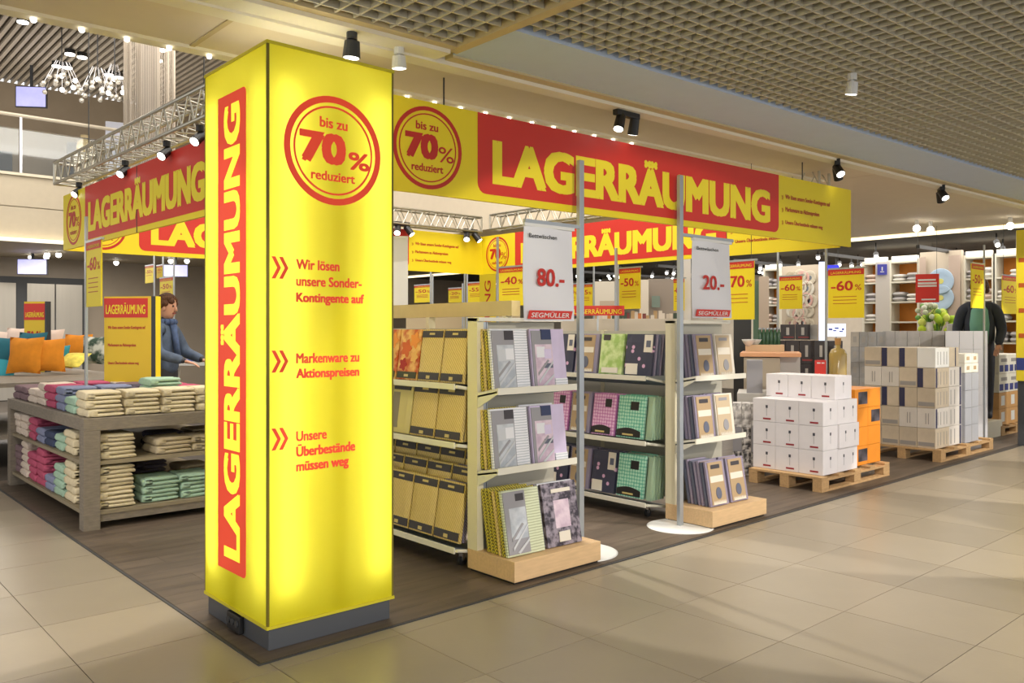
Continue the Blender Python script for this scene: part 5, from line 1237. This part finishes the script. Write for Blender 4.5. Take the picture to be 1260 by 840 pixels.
for j in range(2):
    for i in range(2): carton('white carton with brown print, %s row on the blue grey cartons, %s' % (('lower', 'upper')[j], ('left', 'right')[i]), 11.53 + i * .235, 4.14, 1.058 + j * .125, .23, .4, .122, WB, [('F', .3, .7, .3, .7, KRAFT, 'print_mark')])

# ------------------------------------------------------------------ shelves along the far wall
CUSH = {}
def cushion_mesh(m):
    if m.name in CUSH: return CUSH[m.name]
    s = MB(); n = 8
    for lay in range(2):                     # two soft layers, one on the other
        vs = []; fs = []
        for sd in (-1, 1):
            for j in range(n + 1):
                for i in range(n + 1):
                    u, v = i / n * 2 - 1, j / n * 2 - 1
                    vs.append((u * .5, v * .5, .25 + lay * .5 + sd * .25 * (max(0, 1 - u ** 4) * max(0, 1 - v ** 4)) ** .4))
        N = n + 1
        for b in (0, N * N):
            for j in range(n):
                for i in range(n): a = b + j * N + i; fs.append((a, a + 1, a + N + 1, a + N))
        s.add(vs, fs)
    CUSH[m.name] = s.mesh(m, smooth=True); return CUSH[m.name]
def pillowshelf(label, y0, y1, x=16.6, z1=2.95, nz=7, back=(214, 134, 48), items='pillow', seed=1):
    t = thing('pillow_shelf', label, 'shelf', (x, y0, 0)); L = y1 - y0
    MB().box(.38, .40, 0, L, 0, z1).build('back_panel', mat('shelf_back_%d' % back[0], s2l(*back), .6, var=.06), t)
    for yy in (0, L): MB().box(0, .4, yy - .025, yy + .025, .004, z1 + .05).build('side_panel', M_shelf, t)
    zz = [.2 + (z1 - .2) * i / nz for i in range(nz + 1)]
    for z in zz: MB().box(0, .38, .026, L - .026, z - .015, z + .015).build('shelf_board', M_shelf, t)
    MB().box(0.0, .1, 0.03, L - .03, z1 + .02, z1 + .12).build('light_pelmet', mat('pelmet', s2l(230, 225, 210), .5, emit=(1, .92, .8), est=.6), t)
    r_ = random.Random(seed); PW = [mat('pillow_white', s2l(236, 232, 226), .8), CP, mat('pillow_grey', s2l(190, 186, 186), .8)]
    for i, z in enumerate(zz[:-1]):
        if z < 1.1: continue
        n = max(2, int(L / .42))
        for k in range(n):
            if r_.random() < .12: continue
            s = r_.uniform(.16, .27); yk = (k + .5) * L / n
            o = put('cushion', cushion_mesh(r_.choice(PW)), None, (x + .19, y0 + yk, z + .016)); o.scale = (.34, .86 * L / n, s * .8)
            tag(o, '%s pillow, board %s, %s' % (O1[min(k, 7)], O1[i], label.replace('orange backed wall ', '')), 'pillow', 'pillows in the wall shelves')
    return t
M_pan = mat('wall_panel_beige', s2l(206, 192, 172), .6)
YX = lambda px, x: x * (FW[1] + (px - 630) / FOC * RT[1]) / (FW[0] + (px - 630) / FOC * RT[0])
def sh(label, pa, pb, **k): pillowshelf(label, YX(pb, 16.6), YX(pa, 16.6), **k)
sh('orange backed wall shelf right of the big minus 60 sign', 1062, 1092, seed=2)
sh('orange backed wall shelf beside the red hanging sign', 1095, 1130, seed=3)
sh('orange backed wall shelf behind the person in green', 1186, 1222, seed=4)
sh('orange backed wall shelf near the right picture edge', 1224, 1256, seed=5)
sh('orange backed wall shelf left of the plate wall', 940, 957, seed=6)
# plate wall
t = thing('plate_wall', 'pale wall panel covered with round plates', 'wall panel', (16.5, YX(1007, 16.5), 0))
L = YX(962, 16.5) - YX(1007, 16.5)
MB().box(0, .1, 0, L, .004, 3.0).build('panel', M_pan, t)
rr = random.Random(9); k = 0
for j in range(5):
    for i in range(5):
        yy = YX(1007, 16.5) + .2 + i * (L - .4) / 4 + rr.uniform(-.05, .05); z = 1.75 + j * .25 + rr.uniform(-.03, .03); r0 = rr.uniform(.12, .17)
        p = thing('wall_plate', 'round decorated plate hanging on the plate wall', 'plate', (16.49, yy, z), 0, 'plates on the plate wall')
        Mx = Matrix.Rotation(R(-90), 4, 'Y')
        MB().lathe([(r0 * .6, 0), (r0, .02), (r0 * .95, .025), (r0 * .55, .008)], n=18, M=Mx).build('dish', cm(*rr.choice([(206, 196, 176), (226, 220, 206), (190, 176, 150), (214, 170, 160)]), .3), p, smooth=True)
        MB().lathe([(r0 * .3, .0), (r0 * .3, .012)], n=12, M=Mx).build('motif', cm(*rr.choice([(150, 110, 120), (170, 160, 140), (120, 130, 140)])), p)
# pale blue round plates right of the red sign, flowers, curtain
t = struct(MB().box(16.5, 16.6, YX(1183, 16.5), YX(1132, 16.5), .004, 3.1).build('wall_niche', M_pan))
for k, (px, py) in enumerate(((1158, 347), (1158, 367))):
    q = at(px, py, 15.9); p = thing('blue_plate', 'large pale blue round plate, %s of two' % ('upper', 'lower')[k], 'plate', (16.42, YX(px, 16.42), q.z))
    MB().lathe([(.15, 0), (.24, .03), (.23, .035), (.14, .01)], n=24, M=Matrix.Rotation(R(-90), 4, 'Y')).build('dish', cm(176, 200, 226, .3), p, smooth=True)
    MB().lathe([(.05, .012), (.05, .02)], n=12, M=Matrix.Rotation(R(-90), 4, 'Y')).build('motif', cm(216, 210, 120), p)
def bouquet(label, px, py, d, cols, r_, n=26):
    q = at(px, py, d); t = thing('flower_bouquet', label, 'flowers', (q.x, q.y, q.z - r_ * 2.2)); rr = random.Random(px)
    MB().lathe([(r_ * .3, 0), (r_ * .42, r_ * .6), (r_ * .3, r_ * 1.3)], n=14).build('vase', M_white, t, smooth=True)
    for i in range(n):
        a = rr.uniform(0, 6.28); e = rr.uniform(-.2, 1.5); v = Vector((math.cos(a) * math.cos(e), math.sin(a) * math.cos(e), math.sin(e))) * r_
        p = v + Vector((0, 0, r_ * 1.9))
        MB().tube((0, 0, r_ * 1.2), p, .005, 4).build('stem', cm(80, 130, 50), t)
        MB().ball(tuple(p), r_ * .24, 6).build('blossom', cm(*cols[i % len(cols)], .8), t, smooth=True)
    MB().box(-.12, .12, -.12, .12, .004 - (q.z - r_ * 2.2), 0).build('stand', M_shelf, t)
    return t
bouquet('bright lime green flower bouquet below the blue plates', 1154, 398, 15.0, [(190, 214, 60), (160, 196, 50), (210, 220, 110)], .3)
bouquet('small pink flower bouquet beside the lime green one', 1141, 402, 15.4, [(232, 190, 206), (240, 220, 226)], .13, 14)
bouquet('white and green spring bouquet under the red sign', 1143, 384, 15.0, [(226, 232, 216), (120, 170, 90), (200, 210, 180)], .2, 18)
for k, (px0, px1) in enumerate(((1132, 1140), (1168, 1182))):
    y0, y1 = YX(px1, 16.45), YX(px0, 16.45)
    s = MB(); n = 14
    for i in range(n): s.tube((16.42, y0 + (i + .5) * (y1 - y0) / n, .004), (16.42, y0 + (i + .5) * (y1 - y0) / n, 3.0), (y1 - y0) / n * .62, 6)
    s = s.build('curtain', mat('curtain_taupe', s2l(176, 158, 144), .8), None, smooth=True); tag(s, ('narrow taupe curtain left of the flowers', 'wide taupe curtain between plates and the person')[k], 'curtain')
# middle distance behind the pink rack
for lb, px0, py0, px1, py1, d, c in [('white partition wall behind the minus 50 sign', 732, 346, 762, 400, 17, (232, 226, 212)), ('white column left of the grey partition', 787, 344, 798, 400, 15, (236, 228, 216)), ('grey taupe partition wall with small picture', 798, 343, 832, 400, 15.2, (160, 148, 138)), ('white column right of the second silver post', 842, 318, 850, 400, 13, (240, 236, 232))]:
    c0 = at((px0 + px1) / 2, py1, d); w = (px1 - px0) * d / FOC; zt_ = EYE - (py0 - HOR) / FOC * d
    o = struct(MB().box(-w / 2, w / 2, 0, .15, .004, zt_).build('wall_partition', cm(*c), None, loc=(c0.x, c0.y, 0), rotz=YAW - R(90) - R(8)))
rsign('picture_frame', 'small grey green picture on the taupe partition', 802, 364, 812, 378, 15.12, cm(130, 148, 140), [], M_white)
rsign('lit_picture', 'small plant picture on the white partition', 738, 370, 760, 376, 16.7, cm(206, 190, 170), [], M_white)
# pale counter and goods between the end shelves in the distance
dbox('sales_counter', 'long pale counter far behind the golden rack', 'counter', 500, 378, 640, 470, 17, .6, cm(206, 186, 150), zb=.004)
dbox('sales_counter', 'long white counter behind the pink and mint rack', 'counter', 690, 392, 836, 480, 13.2, .5, cm(210, 200, 184), zb=.004)
rr = random.Random(21)
for i in range(26):
    px = 735 + i * 4.8 + rr.uniform(-1, 1) if i < 22 else 880 + (i - 22) * 8
    c = rr.choice([(196, 120, 60), (210, 200, 190), (120, 60, 60), (60, 80, 70), (220, 210, 200), (180, 150, 110)])
    hh = rr.uniform(4, 10)
    dbox('gift_carton', '%s gift carton in the row on the far counter' % {196: 'orange', 210: 'pale', 120: 'maroon', 60: 'dark green', 220: 'white', 180: 'tan'}[c[0]], 'carton', px - 2.2, 392 - hh, px + 2.2, 392, 13.3 - (0 if i < 22 else 2), .15, cm(*c), bev=0, group='%s gift cartons on the far counter' % {196: 'orange', 210: 'pale', 120: 'maroon', 60: 'dark green', 220: 'white', 180: 'tan'}[c[0]])
dbox('dark_cabinet', 'dark cabinet behind the far end shelf', 'cabinet', 903, 392, 924, 470, 12.8, .4, M_dark, zb=.004)
# dark storage blocks seen far back on both sides
for lb, px0, py0, px1, py1, d, c in [('green grey curtain panel in the far shop', 927, 345, 934, 410, 15.5, (90, 120, 100)), ('beige panel between the far shelves', 934, 340, 946, 410, 15.3, (196, 178, 160)), ('pale shelf upright under the small blue sign', 1078, 322, 1094, 425, 16.1, (214, 208, 202))]:
    dbox('tall_panel', lb, 'panel', px0, py0, px1, py1, d, .05, cm(*c), zb=.004)
# upstairs details
dbox('white_blue_sign', 'white and blue sign standing upstairs behind the railing', 'sign', 131, 150, 154, 178, 18.3, .05, cm(200, 204, 220), zb=4.455)
q = at(104, 190, 18.6)
t = thing('pale_vase', 'pale vase on a cream pedestal upstairs', 'vase', (q.x, q.y, 4.452))
MB().box(-.17, .17, -.17, .17, 0, q.z - 4.452).build('pedestal', M_cream, t); MB().lathe([(.08, 0), (.17, .12), (.15, .25), (.07, .33), (.09, .42)], (0, 0, q.z - 4.45), 16).build('vase', mat('pale_vase', s2l(226, 206, 160), .4), t, smooth=True)
dbox('dark_armchair', 'dark armchair upstairs behind the left railing pane', 'chair', 0, 186, 14, 203, 18.5, .5, M_dark, zb=4.455)
dbox('dark_shelf', 'dark box shelf upstairs beside the stone pillar', 'shelf', 83, 175, 97, 200, 19.5, .4, M_dark, zb=4.455)
